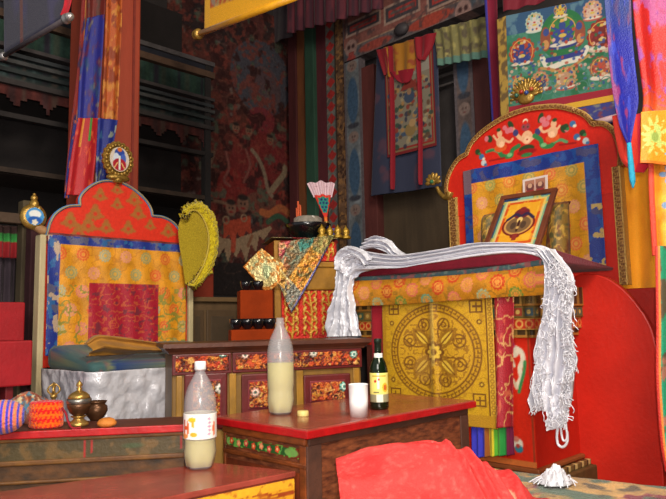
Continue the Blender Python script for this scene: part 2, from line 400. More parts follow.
painted_upright(7, 346, 363, 3.90, (100, 104, 108), lanterns)
upright(8, 363, 376, (96, 44, 40), 3.91, qa(3.91)(366, 66)[1])
painted_upright(9, 455, 474, 3.93, (84, 72, 70), lanterns, 1.2, qa(3.93)(460, 62)[1], py=110)
upright(10, 474, 490, (84, 42, 40), 3.93, qa(3.93)(480, 30)[1], py=110)
# ---- painted lintel with framed panels
a = 3.88; q = qa(a); sa = q(344, 50)[0]; sb = q(512, 20)[0]; zb = q(345, 62)[1]
cv = Cv(sa, sb, zb, 3.95, 0.010, (112, 70, 64)); cv.tone(.35, .15, 8)
h = .045
cv.rect(sa, sb, zb, zb + .1, (96, 88, 88)); 
for k in range(int((sb - sa) / .07)): cv.ell(sa + .07 * k + .03, zb + .05, .025, .035, (66, 72, 80))
cv.rect(sa, sb, zb + .10, zb + .115, (150, 120, 100))
def frame(x0, x1, yt, yb):
    A = q(x0, (yt + yb) / 2)[0]; B = q(x1, (yt + yb) / 2)[0]; zt = q(x0, yt)[1]; z_ = q(x0, yb)[1]
    cv.rect(A, B, z_, zt, (150, 124, 112)); cv.rect(A + .02, B - .02, z_ + .02, zt - .02, (66, 60, 64)); cv.rect(A + .045, B - .045, z_ + .045, zt - .045, (150, 56, 52)); cv.rect(A + .065, B - .065, z_ + .065, zt - .065, (98, 88, 84))
frame(346, 381, 24, 39); frame(384, 421, 8, 26); frame(427, 470, -8, 13)
for px, py in [(351, 48), (463, 10)]:
    c = q(px, py); cv.ell(c[0], c[1], .07, .075, (136, 108, 102)); cv.ell(c[0] - .025, c[1] + .01, .018, .02, (60, 40, 40)); cv.ell(c[0] + .025, c[1] + .01, .018, .02, (60, 40, 40)); cv.rect(c[0] - .03, c[0] + .03, c[1] - .05, c[1] - .035, (130, 50, 46)); cv.flower(c[0], c[1] - .09, .05, 6, (140, 60, 56))
cv.ell(*q(430, 20), .22, .05, (150, 64, 52)); cv.ell(*q(375, 44), .18, .04, (140, 64, 56))
cv.speck((72, 60, 62), .06, .6, 9, .7)
lint = tag(panel('trim_11', cv, mapa(a), DULL, None, 0.12), kind='structure')
c = ona(403, 30, a); MB().ball(c + NA * .02, .07, .04, .05, ax=((S2, -S2, 0), (S2, S2, 0), (0, 0, 1))).build('boss', flat('blackened_boss', (62, 58, 62)), lint)
# dark rails inside the niche and brown boards low on the wall
q = qa(4.0)
mb = MB()
for y0, y1 in [(64, 68), (74, 77), (84, 86)]:
    mb.rbox(3.99, 4.05, -q(458, y0)[0], -q(432, y0)[0], q(445, y1)[1], q(445, y0)[1])
struct(mb, 'trim_12', flat('niche_rail', (92, 86, 84)))
mb = MB(); mb.rbox(3.99, 4.05, -q(462, 220)[0], -q(376, 220)[0], 0.3, q(400, 185)[1])
struct(mb, 'trim_13', flat('brown_boards', (82, 66, 48), 0.85, var=(7, .4), stretch=(1, 1, .15)))
# ---- red column behind the left-hand throne
q = qb(3.58); a0 = q(84, 100)[0]; a1 = q(140, 100)[0]
b1 = 3.80
pillar_mat = flat('vermilion_post', (176, 74, 50), 0.6, var=(5, .35), stretch=(1, 1, .2), coat=.1)
struct(MB().rbox(a0, a1, 3.58, b1, 0, 4.4), 'pillar', pillar_mat, 0.012)
mb = MB().rbox(a1 - .055, a1 - .04, 3.574, 3.582, 0, 4.4)
struct(mb, 'trim_14', flat('post_groove', (140, 52, 40)))
PIL = (a0, a1, b1)
# ================================================================== LEFT SIDE: shelves, column hangings, small throne
# ---- dark shelving along the left wall
b = 4.08; q = qb(b); aR = q(215, 80)[0]
t = thing('shelf_unit', RW(1.4, 4.3, 0), 'tall dark wooden shelving with sooty carved rails along the left wall', 'shelf')
mb = MB(); mb.rbox(0.1, aR, b + .05, 4.60, 0, .9); mb.rbox(0.1, aR, 4.56, 4.60, .9, 3.4)
mb.build('carcass', flat('dark_cabinet', (34, 28, 28), .9, var=(5, .4)), t)  # near-black brown, mottled at random
RAILS = [(62, 66, (92, 86, 87), 0), (66, 72, (34, 36, 47), .02), (72, 78, (93, 69, 53), 0), (98, 101, (66, 60, 60), 0), (104, 107, (53, 57, 60), .01), (110, 113, (69, 69, 69), 0), (117, 120, (46, 53, 53), .01), (126, 130, (60, 54, 53), 0), (152, 156, (44, 38, 37), .02), (196, 200, (66, 51, 41), .02), (236, 241, (57, 44, 36), .02)]
for yt, yb, col, off in RAILS:
    MB().rbox(0.1, aR, b + off, b + .06, q(212, yb)[1], q(212, yt)[1]).build('rail', flat('rail_paint', col, .8, var=(10, .5)), t)
for px in (212, 105):
    s = q(px, 150)[0]; MB().rbox(s - .05, s, b + .015, b + .07, .9, q(212, 66)[1] if px == 212 else q(212, 100)[1]).build('upright', flat('upright_paint', (38, 34, 34), .9), t)
def valance_cv(y0, y1, bg, cols, scal):
    cv = Cv(.1, aR - .02, q(212, y1)[1], q(212, y0)[1], .02, bg); x = .1; k = 0
    while x < aR:
        cv.rect(x, x + .03, cv.y0, cv.y1, cols[k % len(cols)]); x += .065; k += 1
    cv.tone(.4, .1, 3); m = None
    if scal: m = cv.Y > cv.y0 + .09 * np.abs(np.sin(cv.X * 16))
    return cv, m
cv, m = valance_cv(79, 98, (38, 56, 50), [(42, 62, 52), (36, 34, 42), (48, 56, 48)], False)
panel('green_valance', cv, mapb(b + .03), DULL, t, .006)
cv, m = valance_cv(130, 150, (70, 36, 34), [(86, 44, 40), (60, 38, 38), (72, 54, 48)], True)
cv2, _ = valance_cv(105, 129, (30, 40, 40), [(44, 54, 54), (36, 36, 40), (56, 50, 46)], False); cv2.img[((cv2.Y * 34) % 1) < .3] = (60, 62, 60); cv2.tone(.5, .2, 6); panel('teal_panel', cv2, mapb(b + .04), DULL, t, .006)
panel('red_valance', cv, mapb(b + .035), DULL, t, .006, m)
# books / dim bundles on the shelves are lost in the dark; only vague shelf boards show
MB().rbox(.1, aR, b + .07, 4.56, q(212, 200)[1], q(212, 197)[1]).build('shelf_board', flat('shelf_wood', (60, 48, 42)), t)
# ---- far-left doorway curtains: green and red pleated valance, dark curtain, posts
def pleat(P, nrm, amp, k, ph=0, v0=0.3):
    n, m = P.shape[:2]; u = np.linspace(0, 1, m)[None, :]; v = np.linspace(1, v0, n)[:, None]
    d = amp * np.sin(2 * PI * k * u + ph + .8 * np.sin(5 * u)) * v
    return P + d[..., None] * nrm
bb = 3.85; q = qb(bb)
P = mapb(bb)(*np.meshgrid(np.linspace(q(-14, 240)[0], q(20, 240)[0], 40), np.linspace(q(10, 258)[1], q(10, 226)[1], 24)))
C = np.zeros(P.shape); C[:12] = (150, 30, 36); C[12:18] = (60, 150, 70); C[18:] = (84, 60, 56)
tag(sheet('hanging_valance', pleat(P, NB, .02, 5), C, CLOTH, None, .003), 'green and red pleated valance hung over the dark doorway at far left', 'valance')
P = mapb(bb + .06)(*np.meshgrid(np.linspace(q(-14, 240)[0], q(20, 240)[0], 40), np.linspace(0.3, q(10, 250)[1], 24)))
tag(sheet('hanging_curtain', pleat(P, NB, .03, 4), (64, 52, 60), CLOTH, None, .003), 'dark curtain hanging straight down below the green and red valance', 'curtain')
q = qb(3.75)
mb = MB().rbox(q(22, 240)[0], q(31, 240)[0], 3.75, 3.83, 0, q(25, 200)[1]); t = mb.build('door_post', flat('olive_post', (96, 82, 58), .8, var=(6, .4), stretch=(1, 1, .2)), None, RW(q(26, 240)[0], 3.79, 0), .006)
tag(t, 'olive brown wooden post beside the dark doorway, left of the small throne', 'post')
mb = MB().rbox(.2, q(31, 222)[0], 3.70, 3.75, q(10, 224)[1], q(10, 214)[1]); tag(mb.build('door_lintel', flat('brown_lintel', (92, 72, 56), .8), None, None, .005), 'brown wooden crosspiece above the green and red valance', 'lintel')
q = qb(3.62); mb = MB().rbox(q(31, 240)[0], q(41, 240)[0], 3.62, 3.70, 0, q(35, 216)[1]); tag(mb.build('door_jamb', flat('maroon_jamb', (66, 30, 34), .8), None, RW(q(35, 240)[0], 3.66, 0), .006), 'narrow maroon board standing between the olive post and the small throne', 'post')
# ---- red seat unit at far left
t = thing('red_bench', RW(qb(3.3)(5, 380)[0], 3.4, 0), 'plain red wooden bench with a high back, left of the small throne', 'bench')
red_cloth = flat('red_bench_paint', (176, 24, 34), .6, var=(8, .25))
q = qb(3.42); MB().rbox(q(-50, 320)[0], q(25, 320)[0], 3.42, 3.5, q(10, 342)[1], q(10, 302)[1]).build('backrest', red_cloth, t, bevel=.008)
q = qb(3.02); MB().rbox(q(-60, 350)[0], q(33, 350)[0], 3.02, 3.42, q(10, 387)[1], q(10, 341)[1]).build('seat_box', red_cloth, t, bevel=.008)
for px in (12, -45): MB().rbox(q(px - 4, 390)[0], q(px + 4, 390)[0], 3.05, 3.12, 0, q(10, 387)[1]).build('leg', flat('dark_red_leg', (120, 22, 28)), t, bevel=.004)
# ---- brocade strips hung round the red column
def hang(name, pts_l, pts_r, b, colfn, label, cat='hanging', group=None, mat=BROC, amp=.008, k=2, n=90, m=40, nrm=NB, plane=onb, tip=None):
    """cloth strip between a left and a right edge traced on its own plane"""
    L = spline([plane(x, y, b) for x, y in pts_l], n)[::-1]; R = spline([plane(x, y, b) for x, y in pts_r], n)[::-1]
    u = np.linspace(0, 1, m)[None, :, None]; P = L[:, None] * (1 - u) + R[:, None] * u
    P = pleat(P, nrm, amp, k, v0=.5)
    uu = np.broadcast_to(np.linspace(0, 1, m)[None, :], P.shape[:2]); vv = np.broadcast_to(np.linspace(0, 1, n)[:, None], P.shape[:2])
    C = colfn(uu, vv); o = sheet(name, P, C, mat, None, .003); return tag(o, label, cat, group)
def blend(C, m, col): m = np.clip(m, 0, 1)[..., None]; return C * (1 - m) + np.array(col, float) * m
def const(sh, col): return np.zeros(sh + (3,)) + np.array(col, float)
def dragon(u, v):
    C = const(u.shape, (38, 44, 150)); f = fbm(u * 3, v * 6, 41)
    C = blend(C, (f - .55) * 5, (50, 84, 130)); C = blend(C, (fbm(u * 4, v * 7, 44) - .6) * 6, (110, 46, 90)); C = blend(C, (fbm(u * 6, v * 12, 46) - .7) * 8, (120, 110, 110))
    e = (v < .06) & (np.abs(u - .3) * .2 < .05); return C
def flame(u, v):
    C = const(u.shape, (196, 92, 34)); C = blend(C, (fbm(u * 4, v * 22, 51) - .52) * 10, (150, 60, 24)); C = blend(C, (fbm(u * 5, v * 26, 53) - .6) * 12, (214, 140, 56)); return C
def redgold(u, v):
    C = const(u.shape, (150, 44, 40)); C = blend(C, (np.abs(u - .7) < .13) * 1., (190, 130, 60)); C = blend(C, (fbm(u * 2, v * 20, 57) - .6) * 10, (60, 40, 90)); return C
def redpatch(u, v):
    C = const(u.shape, (190, 30, 40)); C = blend(C, (fbm(u * 7, v * 8, 61) - .6) * 9, (226, 90, 50)); C = blend(C, (np.abs(u - .62) < .05) * (v > .62) * 1., (70, 150, 60)); C = blend(C, (np.abs(u - .3) < .05) * (v > .55) * 1., (230, 150, 60)); return C
def bluetail(u, v):
    C = const(u.shape, (30, 46, 140)); C = blend(C, (fbm(u * 4, v * 8, 63) - .58) * 10, (150, 160, 150)); return blend(C, (fbm(u * 5, v * 9, 66) - .66) * 10, (60, 110, 160))
def darkred(u, v): return blend(const(u.shape, (120, 40, 36)), (fbm(u * 5, v * 5, 67) - .55) * 8, (90, 50, 44))
a0, a1, b1 = PIL
G = 'brocade strips on the red column'
hang('column_hanging', [(83, -30), (78, 60), (70, 130), (64, 192)], [(89, -30), (85, 60), (78, 130), (72, 192)], 3.565, redgold, 'narrow red and gold strip at the left edge of the red column', group=G)
hang('column_hanging', [(88, -30), (87, 20)], [(109, -30), (105, 20)], 3.560, darkred, 'dull red brocade patch at the top of the red column', group=G, n=30)
hang('column_hanging', [(87, 18), (80, 70), (77, 122)], [(105, 14), (102, 70), (98, 122)], 3.552, dragon, 'blue dragon brocade strip on the red column', group=G)
hang('column_hanging', [(107, -30), (105, 30), (101, 122)], [(123, -30), (122, 30), (118, 124)], 3.550, flame, 'orange and gold flame brocade strip on the red column', group=G)
hang('column_hanging', [(78, 118), (72, 150), (66, 195)], [(99, 118), (97, 150), (92, 195)], 3.545, redpatch, 'red brocade flap hanging on the red column below the blue strip', group=G)
hang('column_hanging', [(98, 118), (96, 160), (95, 195)], [(118, 120), (113, 150), (106, 195)], 3.538, bluetail, 'blue and white brocade tail behind the golden medallion', group=G)
hang('column_hanging', [(74, 120), (68, 160), (64, 198)], [(80, 120), (75, 160), (69, 198)], 3.548, lambda u, v: blend(const(u.shape, (44, 44, 130)), (fbm(u * 3, v * 9, 68) - .6) * 9, (190, 90, 60)), 'thin dark blue strip beside the red flap on the red column', group=G)
# ---- small throne
tb = 3.39; q = qb(tb); sL = q(45, 260)[0]; sR = q(187, 260)[0]
t = thing('small_throne', RW((sL + sR) / 2, 3.1, 0), 'small throne with an orange-red trefoil headboard at left, standing before the red column', 'throne')
TH1 = t
oln = [(46, 236), (50, 222), (56, 213), (66, 207), (78, 205.5), (80, 197), (88, 188), (98, 182.5), (108, 181), (121, 183), (134, 190), (144, 199), (150, 208), (153, 216), (163, 217.5), (173, 223), (180, 232), (185, 244)]
M = [np.array(q(*p)) for p in oln]
up = np.vstack([spline(M[:5], 40), spline([q(79.5, 206)] + M[5:13] + [q(152, 216)], 80), spline(M[13:], 40)])
zb = .6
outl = [tuple(p) for p in up] + [(sR, up[-1][1]), (sR, zb), (sL, zb), (sL, up[0][1])]
orange = flat('vermilion_lacquer', (222, 52, 30), .45, var=(9, .15), coat=.15)
mp = mapb(tb)
MB().prism([mp(np.array(x), np.array(z)) for x, z in outl], -NB * .045).build('headboard', orange, t)
cv = Cv(sL, sR, q(116, 245)[1] - .02, up[:, 1].max(), .006, (222, 52, 30))
gold_l = (164, 110, 46)
for px, py in [(117, 205), (95, 214), (138, 214), (100, 196), (117, 190), (134, 200), (70, 222), (88, 226), (106, 228), (128, 229), (150, 226), (168, 232), (78, 234)]:
    c = q(px, py); r = .026 + .014 * hsh(px, py, 3)
    cv.flower(c[0], c[1], r, 8, gold_l, .25, al=.85); cv.ell(c[0], c[1] + r * .9, r * .5, r * .6, gold_l, al=.8); cv.ell(c[0] - r, c[1] - r * .3, r * .45, r * .25, gold_l, al=.8); cv.ell(c[0] + r, c[1] - r * .3, r * .45, r * .25, gold_l, al=.8); cv.ell(c[0], c[1], r * .3, r * .3, (206, 58, 30))
cv.rect(sL, sR, cv.y0, cv.y0 + .035, (120, 40, 34))
mk = inside(cv.X, cv.Y, outl)
panel('painted_front', cv, lambda s, z: mapb(tb - .004)(s, z), BOARD, t, .003, mk)
def strip(name, path, mp, w, th, nrm, mat, parent, C=None):       # moulding that follows an outline, w wide in the face, th deep
    P = np.array([[p[0], p[1]] for p in path]); T = np.gradient(P, axis=0); T /= np.linalg.norm(T, axis=1)[:, None] + 1e-9
    Nn = np.stack([-T[:, 1], T[:, 0]], 1); sec = [(-.5, 0), (-.5, .7), (-.25, 1), (.25, 1), (.5, .7), (.5, 0)]
    G = np.array([[mp(np.array(P[i, 0] + Nn[i, 0] * w * k), np.array(P[i, 1] + Nn[i, 1] * w * k)) + nrm * th * d for k, d in sec] for i in range(len(P))])
    return sheet(name, G.transpose(1, 0, 2), None if C is None else C, mat, parent, 0)
# blue and pale double edging
strip('blue_edging', up, mp, .015, .012, NB, flat('blue_edging_paint', (84, 146, 200), .5), t)
strip('pale_edging', up, mp, .008, .018, NB, flat('pale_gold_edging', (176, 160, 120), .5), t)
pm = flat('pale_post_paint', (220, 202, 156), .6, var=(10, .3), stretch=(1, 1, .2))
MB().rbox(sL - .034, sL - .002, tb - .02, tb + .05, 0, up[0][1] + .005).build('post', pm, t, bevel=.006)
MB().rbox(sR + .002, sR + .035, tb - .02, tb + .05, 0, up[-1][1] - .02).build('post', pm, t, bevel=.006)
# scroll and lotus jewel on the left shoulder
gilt = flat('worn_gilding', (190, 150, 70), .38, metal=.6, spec=.5, var=(30, .4), bump=(70, .3))
mb = MB(); c0 = onb(33, 217, tb - .01)
mb.tube([onb(x, y, tb - .01) for x, y in [(45, 231), (43, 230.5), (40, 229), (35, 226), (30, 223)]], [.022, .024, .024, .022, .014], n=20)
mb.build('scroll', flat('scroll_paint', (186, 140, 96), .5, var=(20, .3)), t)
ax = ((S2, S2, 0), (0, 0, 1), tuple(NB))
j = MB().lathe([(.058, -.01), (.066, .0), (.064, .012), (.05, .022), (.02, .026)], c0, 28, ax=[np.array(v) for v in ax]).build('jewel_disc', gilt, t)
cv = Cv(-.05, .05, -.05, .05, .004, (210, 206, 190)); cv.ell(0, 0, .046, .046, (70, 150, 214)); cv.ell(0, .012, .03, .02, (235, 238, 236)); cv.ell(0, -.02, .034, .02, (30, 90, 180)); cv.flower(0, -.03, .016, 5, (230, 220, 200))
panel('enamel', cv, lambda x, y: c0 + NB * .027 + np.multiply.outer(x, np.array([S2, S2, 0])) + np.multiply.outer(y, np.array([0, 0, 1.])), LABEL, j, .003, np.hypot(cv.X, cv.Y) < .047)
mb = MB(); c = onb(34, 205, tb - .01)
mb.ball(c, .024, .02, .03); mb.ball(c + np.array([0, 0, .035]), .017); mb.ball(c + np.array([0, 0, .054]), .008); mb.ball(c + np.array([.02, .01, -.02]), .018); mb.ball(c + np.array([-.02, -.01, -.02]), .018)
mb.build('finial', gilt, t)
# flaming golden medallion on the apex
c0 = onb(118, 160, tb - .01); e1 = np.array([S2, S2, 0]); e2 = np.array([0, 0, 1.]); Rm = .085
m_ = MB()
prof = [(x * np.cos(t_) * r_, y * np.sin(t_) * r_) for t_ in [0] for x, y, r_ in [(1, 1, 1)]]
pts = []
for k in range(96):
    th = 2 * PI * k / 96; r = 1 + .10 * abs(math.sin(th * 9)); pts.append(c0 + e1 * (Rm * r * math.cos(th)) + e2 * (Rm * 1.15 * r * math.sin(th)) - NB * .012)
m_.prism(pts, NB * .018)
for k in range(24):
    th = 2 * PI * k / 24; m_.ball(c0 + e1 * (Rm * .86 * math.cos(th)) + e2 * (Rm * .98 * math.sin(th)) + NB * .008, .012, seg=8, rings=6)
m_.tube([c0 + e2 * -.09, onb(117, 183, tb - .01)], .03, 10); m_.ball(onb(118, 178, tb - .012), .07, .03, .022, ax=(e1, NB, e2))
md = m_.build('medallion', gilt, t)
cv = Cv(-.062, .062, -.075, .075, .0035, (170, 140, 60)); cv.ell(0, 0, .058, .07, (216, 204, 190)); cv.ell(0, .035, .03, .028, (40, 70, 160)); cv.ell(-.02, .005, .018, .03, (210, 220, 236)); cv.ell(.022, .005, .016, .03, (70, 100, 190)); cv.ell(0, -.03, .04, .035, (170, 30, 46)); cv.rect(-.006, .006, -.06, .02, (220, 230, 220)); cv.line([(-.03, -.05), (-.012, -.02)], .006, (230, 200, 120)); cv.line([(.03, -.05), (.012, -.02)], .006, (230, 200, 120)); cv.ell(0, .055, .014, .012, (220, 110, 40))
panel('enamel', cv, lambda x, y: c0 + NB * .02 + np.multiply.outer(x, e1) + np.multiply.outer(y, e2), LABEL, md, .003, (cv.X / .06) ** 2 + (cv.Y / .072) ** 2 < 1)
# seat box
MB().rbox(sL + .0, sR, 2.80, 3.385, 0, .585).build('seat_box', flat('throne_box_red', (150, 40, 32), .6), t, bevel=.01)
# ---- brocade hung over the headboard
bq = tb - .022; q = qb(bq)
sa, zt = q(48, 232); sb = q(185, 250)[0]; zt = q(116, 238)[1]; zl = .66
cv = Cv(sa, sb, zl, zt, .0045, (224, 150, 28))
cv.tone(.15, .05, 3); cv.vein((190, 116, 24), .04, .05, 8, .6); cv.medallions(.122, .036, [(226, 130, 120), (176, 180, 150), (226, 90, 36), (232, 150, 126), (160, 160, 110), (220, 100, 40)], (236, 170, 60), 5, 12)
lowq = cv.Y < q(60, 285)[1]; cv.img[lowq & (np.abs(fbm(cv.X / .05, cv.Y / .05, 9) - .5) < .05)] = (150, 140, 50)
ms = [q(88, 283)[0], q(158, 283)[0], q(120, 350)[1], q(88, 283)[1]]
cv.rect(*ms[:2], zl, ms[3], (176, 26, 48))
mm = ((cv.X > ms[0]) & (cv.X < ms[1]) & (cv.Y < ms[3])); v_ = np.abs(fbm(cv.X / .03, cv.Y / .03, 19, 2) - .5) < .045; cv.img[mm & v_] = (196, 84, 50)
w_ = fbm(cv.X / .025, cv.Y / .025, 29) > .66; cv.img[mm & w_] = (130, 44, 58)
hz = .055
zline = zt - hz
edge = (cv.Y > zline) | (cv.X < sa + .06)
cv.img[edge] = (30, 52, 140); cv.img[edge & (fbm(cv.X / .04, cv.Y / .04, 33) > .56)] = (44, 100, 160); cv.img[edge & (fbm(cv.X / .05, cv.Y / .05, 35) > .62)] = (90, 90, 120); cv.img[edge & (cv.X < sa + .06) & (fbm(cv.X / .03, cv.Y / .05, 37) > .63)] = (190, 164, 140)
cv.rect(sa, sb, zt - .012, zt, (110, 44, 44))
wv = .004 * np.sin(cv.X * 55 + 2 * np.sin(cv.Y * 6)) + .006 * fbm(cv.X * 8, cv.Y * 8, 3)
tag(panel('brocade_hanging', cv, mapb(bq - .006), BROC, None, .004, None, wv[..., None] * NB), 'yellow medallion brocade with blue border and maroon square hung on the small headboard', 'hanging')
# ---- teal seat cushion and silver cover
def softbox(a0, a1, b0, b1, z0, z1, puff=.02, n=26, r=.35):
    """rounded cushion as a closed grid: superellipse in plan and section"""
    U = np.linspace(0, 2 * PI, 4 * n + 1); Vv = np.linspace(-PI / 2, PI / 2, n)
    ca, cb, cz = (a0 + a1) / 2, (b0 + b1) / 2, (z0 + z1) / 2; ha, hb, hz = (a1 - a0) / 2, (b1 - b0) / 2, (z1 - z0) / 2
    sg = lambda x, p: np.sign(x) * np.abs(x) ** p
    uu, vv = np.meshgrid(U, Vv); X = ca + ha * sg(np.cos(vv), .14) * sg(np.cos(uu), .12); Y = cb + hb * sg(np.cos(vv), .14) * sg(np.sin(uu), .12); Z = cz + hz * sg(np.sin(vv), .6)
    Z = Z + puff * (fbm(X * 5, Y * 5, 3) - .5)
    return np.stack([(X - Y) * S2, (X + Y) * S2, Z], -1)[::-1]
P = softbox(sL - .005, sR - .01, 2.815, 3.34, .588, .640, .008); P[..., 2] += .075 * np.clip((P[..., 2] - .59) / .045, 0, 1) * np.clip((B_of(np.moveaxis(P, -1, 0)) - 2.80) / .54, 0, 1)
uu = P[..., 0] * 9; C = const(P.shape[:2], (62, 96, 96)); f = fbm(P[..., 0] * 14 + P[..., 2] * 9, P[..., 1] * 14 - P[..., 2] * 7, 71)
C = blend(C, (f - .6) * 12, (130, 84, 84)); C = blend(C, (fbm(P[..., 0] * 16, P[..., 2] * 16 + P[..., 1] * 9, 73) - .6) * 12, (110, 120, 90)); C = blend(C, (fbm(P[..., 0] * 26, P[..., 2] * 26, 75) - .62) * 12, (36, 60, 110))
tag(sheet('seat_cushion', P, C, CLOTH, None, 0), 'teal patterned seat cushion lying on the small throne', 'cushion')
# silver cloth hanging over seat front and its left side
def silver_path():
    segs = [(sL - .012, 3.30), (sL - .012, 2.79), (sL + .01, 2.77), (sR, 2.77)]
    pts = []
    for (p, r) in zip(segs[:-1], segs[1:]):
        L = math.hypot(r[0] - p[0], r[1] - p[1]); n = max(3, int(L / .009))
        for k in range(n): pts.append((p[0] + (r[0] - p[0]) * k / n, p[1] + (r[1] - p[1]) * k / n))
    pts.append(segs[-1]); return np.array(pts)
sp = silver_path(); nz = 70; zz = np.linspace(.12, .604, nz)
T = np.gradient(sp, axis=0); T /= np.linalg.norm(T, axis=1)[:, None]; Nn = np.stack([T[:, 1], -T[:, 0]], 1)
arc = np.cumsum(np.hypot(*np.gradient(sp, axis=0).T)); UU, ZZ = np.meshgrid(arc, zz)
dd = .05 * (fbm(UU * 7 + ZZ * 3, ZZ * 5, 81) - .35) + .03 * (fbm(UU * 22, ZZ * 16, 82) - .5) + .03 * np.abs(np.sin(UU * 9 + ZZ * 6 + 4 * fbm(UU * 2, ZZ * 2, 83))) * (0.66 - ZZ) * 1.5 + .012
PA_ = sp[None, :, 0] + Nn[None, :, 0] * -dd * 0 + Nn[None, :, 0] * dd; PB_ = sp[None, :, 1] + Nn[None, :, 1] * dd
P = np.stack([(PA_ - PB_) * S2, (PA_ + PB_) * S2, ZZ + .012 * (fbm(UU * 4, ZZ, 85) - .5)], -1)
# fold over the top edge
top = P[-1].copy(); inn = sp - Nn * .10; top2 = np.stack([(inn[:, 0] - inn[:, 1]) * S2, (inn[:, 0] + inn[:, 1]) * S2, np.full(len(sp), .60)], -1)
SILK_S = flat('silver_satin', (216, 214, 222), .3, metal=.1, spec=.9, var=(8, .18), bump=(28, .7))
tag(sheet('silver_cover', P, None, SILK_S, None, .003), 'crumpled silver-grey satin cloth covering the seat front of the small throne', 'cloth')
# ---- folded ochre robe on the cushion
pts = [(84, 343), (96, 335), (120, 337), (145, 341), (170, 344)]; bot = [(86, 366), (100, 367), (125, 366), (148, 366), (172, 366)]
bL = 2.875
T_ = spline([onb(x, y, bL) for x, y in pts], 60); B_ = spline([onb(x, y, bL) for x, y in bot], 60); B_[:, 2] = .668
rows = []
for v in np.linspace(0, 1, 40):
    ang = PI * v; h = (1 - math.cos(ang)) / 2; out = math.sin(ang) ** .7
    row = B_ * (1 - h) + T_ * h + NB * (.06 * out); rows.append(row)
P = np.array(rows)
u, v = np.meshgrid(np.linspace(0, 1, 60), np.linspace(0, 1, 40))
P = P + NB * (.022 * np.sin(v * 13 + 3 * u + 3 * fbm(u * 4, v * 2, 91)) * np.sin(PI * v))[..., None] + np.array([0, 0, 1.]) * (.008 * (fbm(u * 8, v * 6, 93) - .5))[..., None]
C = const(u.shape, (170, 118, 44)); C = blend(C, (fbm(u * 5, v * 5, 95) - .5) * 3, (140, 96, 40))
tag(sheet('folded_robe', P, C, CLOTH, None, .004), 'folded ochre robe lying on the teal cushion of the small throne', 'robe')
# ---- yellow crested hat hung on the headboard's right end
hb = 3.32; H = thing('crested_hat', onb(194, 290, hb), 'yellow crested hat with a fleecy comb hung at the right end of the small headboard', 'hat')
arc_o = spline([onb(x, y, hb) for x, y in [(179, 217), (180, 210), (187, 205), (197, 204), (206, 210), (212, 221), (214.5, 237), (213, 254), (208, 270), (199, 282), (188, 289)]], 130)
arc_i = spline([onb(x, y, hb) for x, y in [(182, 217), (184, 213), (188, 211.5), (193, 213.5), (198, 220), (202, 230), (203.5, 241), (202, 254), (198, 266), (192, 277), (186, 285)]], 130)
edge_l = spline([onb(x, y, hb) for x, y in [(181, 216), (178, 228), (179, 244), (182, 262), (185, 284)]], 130)
u = np.linspace(0, 1, 34)[None, :, None]; vv = np.linspace(0, 1, 130)[:, None]
Pd = edge_l[:, None] * (1 - u) + arc_i[:, None] * u; Pd = Pd + NB * ((np.sin(PI * u[..., 0] * .5) * .05 * np.sin(PI * np.clip(vv, .02, .98)) ** .6) + .002)[..., None]
sheet('felt_body', Pd[::-1], (172, 148, 40), FELT, H, .006)
u = np.linspace(0, 1, 30)[None, :, None]; U2 = np.broadcast_to(u[..., 0], (130, 30)); V2 = np.broadcast_to(np.linspace(0, 1, 130)[:, None], (130, 30))
ro = arc_i[:, None] * (1 - u) + arc_o[:, None] * u; out = (arc_o - arc_i); 
ro = ro + (out[:, None] * (.12 * (fbm(V2 * 70, U2 * 2, 12) - .5) * U2)[..., None])
rel_ = .045 + .022 * np.sin(PI * U2) + .018 * (fbm(V2 * 60, U2 * 9, 14) - .5) + .012 * (fbm(V2 * 130, U2 * 18, 15) - .5)
C = const(U2.shape, (214, 192, 40)); C = blend(C, (fbm(V2 * 80, U2 * 12, 16) - .5) * 4, (176, 150, 30))
sheet('fleece_comb', (ro + NB * rel_[..., None])[::-1], C[::-1], FELT, H, .03)
MB().tube((arc_i + NB * .058)[4:-3], .005).build('rib', flat('yellow_cord', (206, 180, 70)), H)
# ================================================================== LOW TABLES AND WHAT STANDS ON THEM
table_red = flat('worn_red_table_paint', (160, 70, 58), .26, var=(9, .5), bump=(50, .12), col2=(118, 52, 40), thr=(.3, .62), coat=.4)
edge_red = flat('red_edge_paint', (186, 18, 22), .45, var=(20, .35), coat=.15)
frame_brown = flat('varnished_brown', (138, 68, 26), .5, var=(12, .5), col2=(84, 42, 18), stretch=(1, 1, 3), coat=.15)
plain_side = flat('scuffed_table_side', (142, 78, 46), .5, var=(34, .5), col2=(74, 36, 24), stretch=(.6, .6, 2.2))
# ---- centre table, one corner towards us
ZC = .5
C0 = onz(307, 430, ZC); CA0, CB0 = A_of(C0), B_of(C0)
CA1 = A_of(onb(475, 404, CB0)); CB1 = CB0 + .445
t = thing('prayer_table', RW((CA0 + CA1) / 2, (CB0 + CB1) / 2, 0), 'red-topped wooden table with a painted flower band, bearing the half-full bottle and the wine bottle', 'table')
MB().rbox(CA0, CA1, CB0, CB1, ZC - .022, ZC).build('tabletop', table_red, t, bevel=.004)
mb = MB(); e = .004
mb.rbox(CA0 - e, CA1 + e, CB0 - e, CB0 + .001, ZC - .026, ZC - .004); mb.rbox(CA0 - e, CA0 + .001, CB0, CB1 + e, ZC - .026, ZC - .004); mb.rbox(CA1 - .001, CA1 + e, CB0, CB1 + e, ZC - .026, ZC - .004)
mb.build('edge_strip', edge_red, t, bevel=.003)
i_ = .022
MB().rbox(CA0 + i_, CA1 - i_, CB0 + i_, CB1 - i_, .05, ZC - .023).build('case', plain_side, t, bevel=.004)
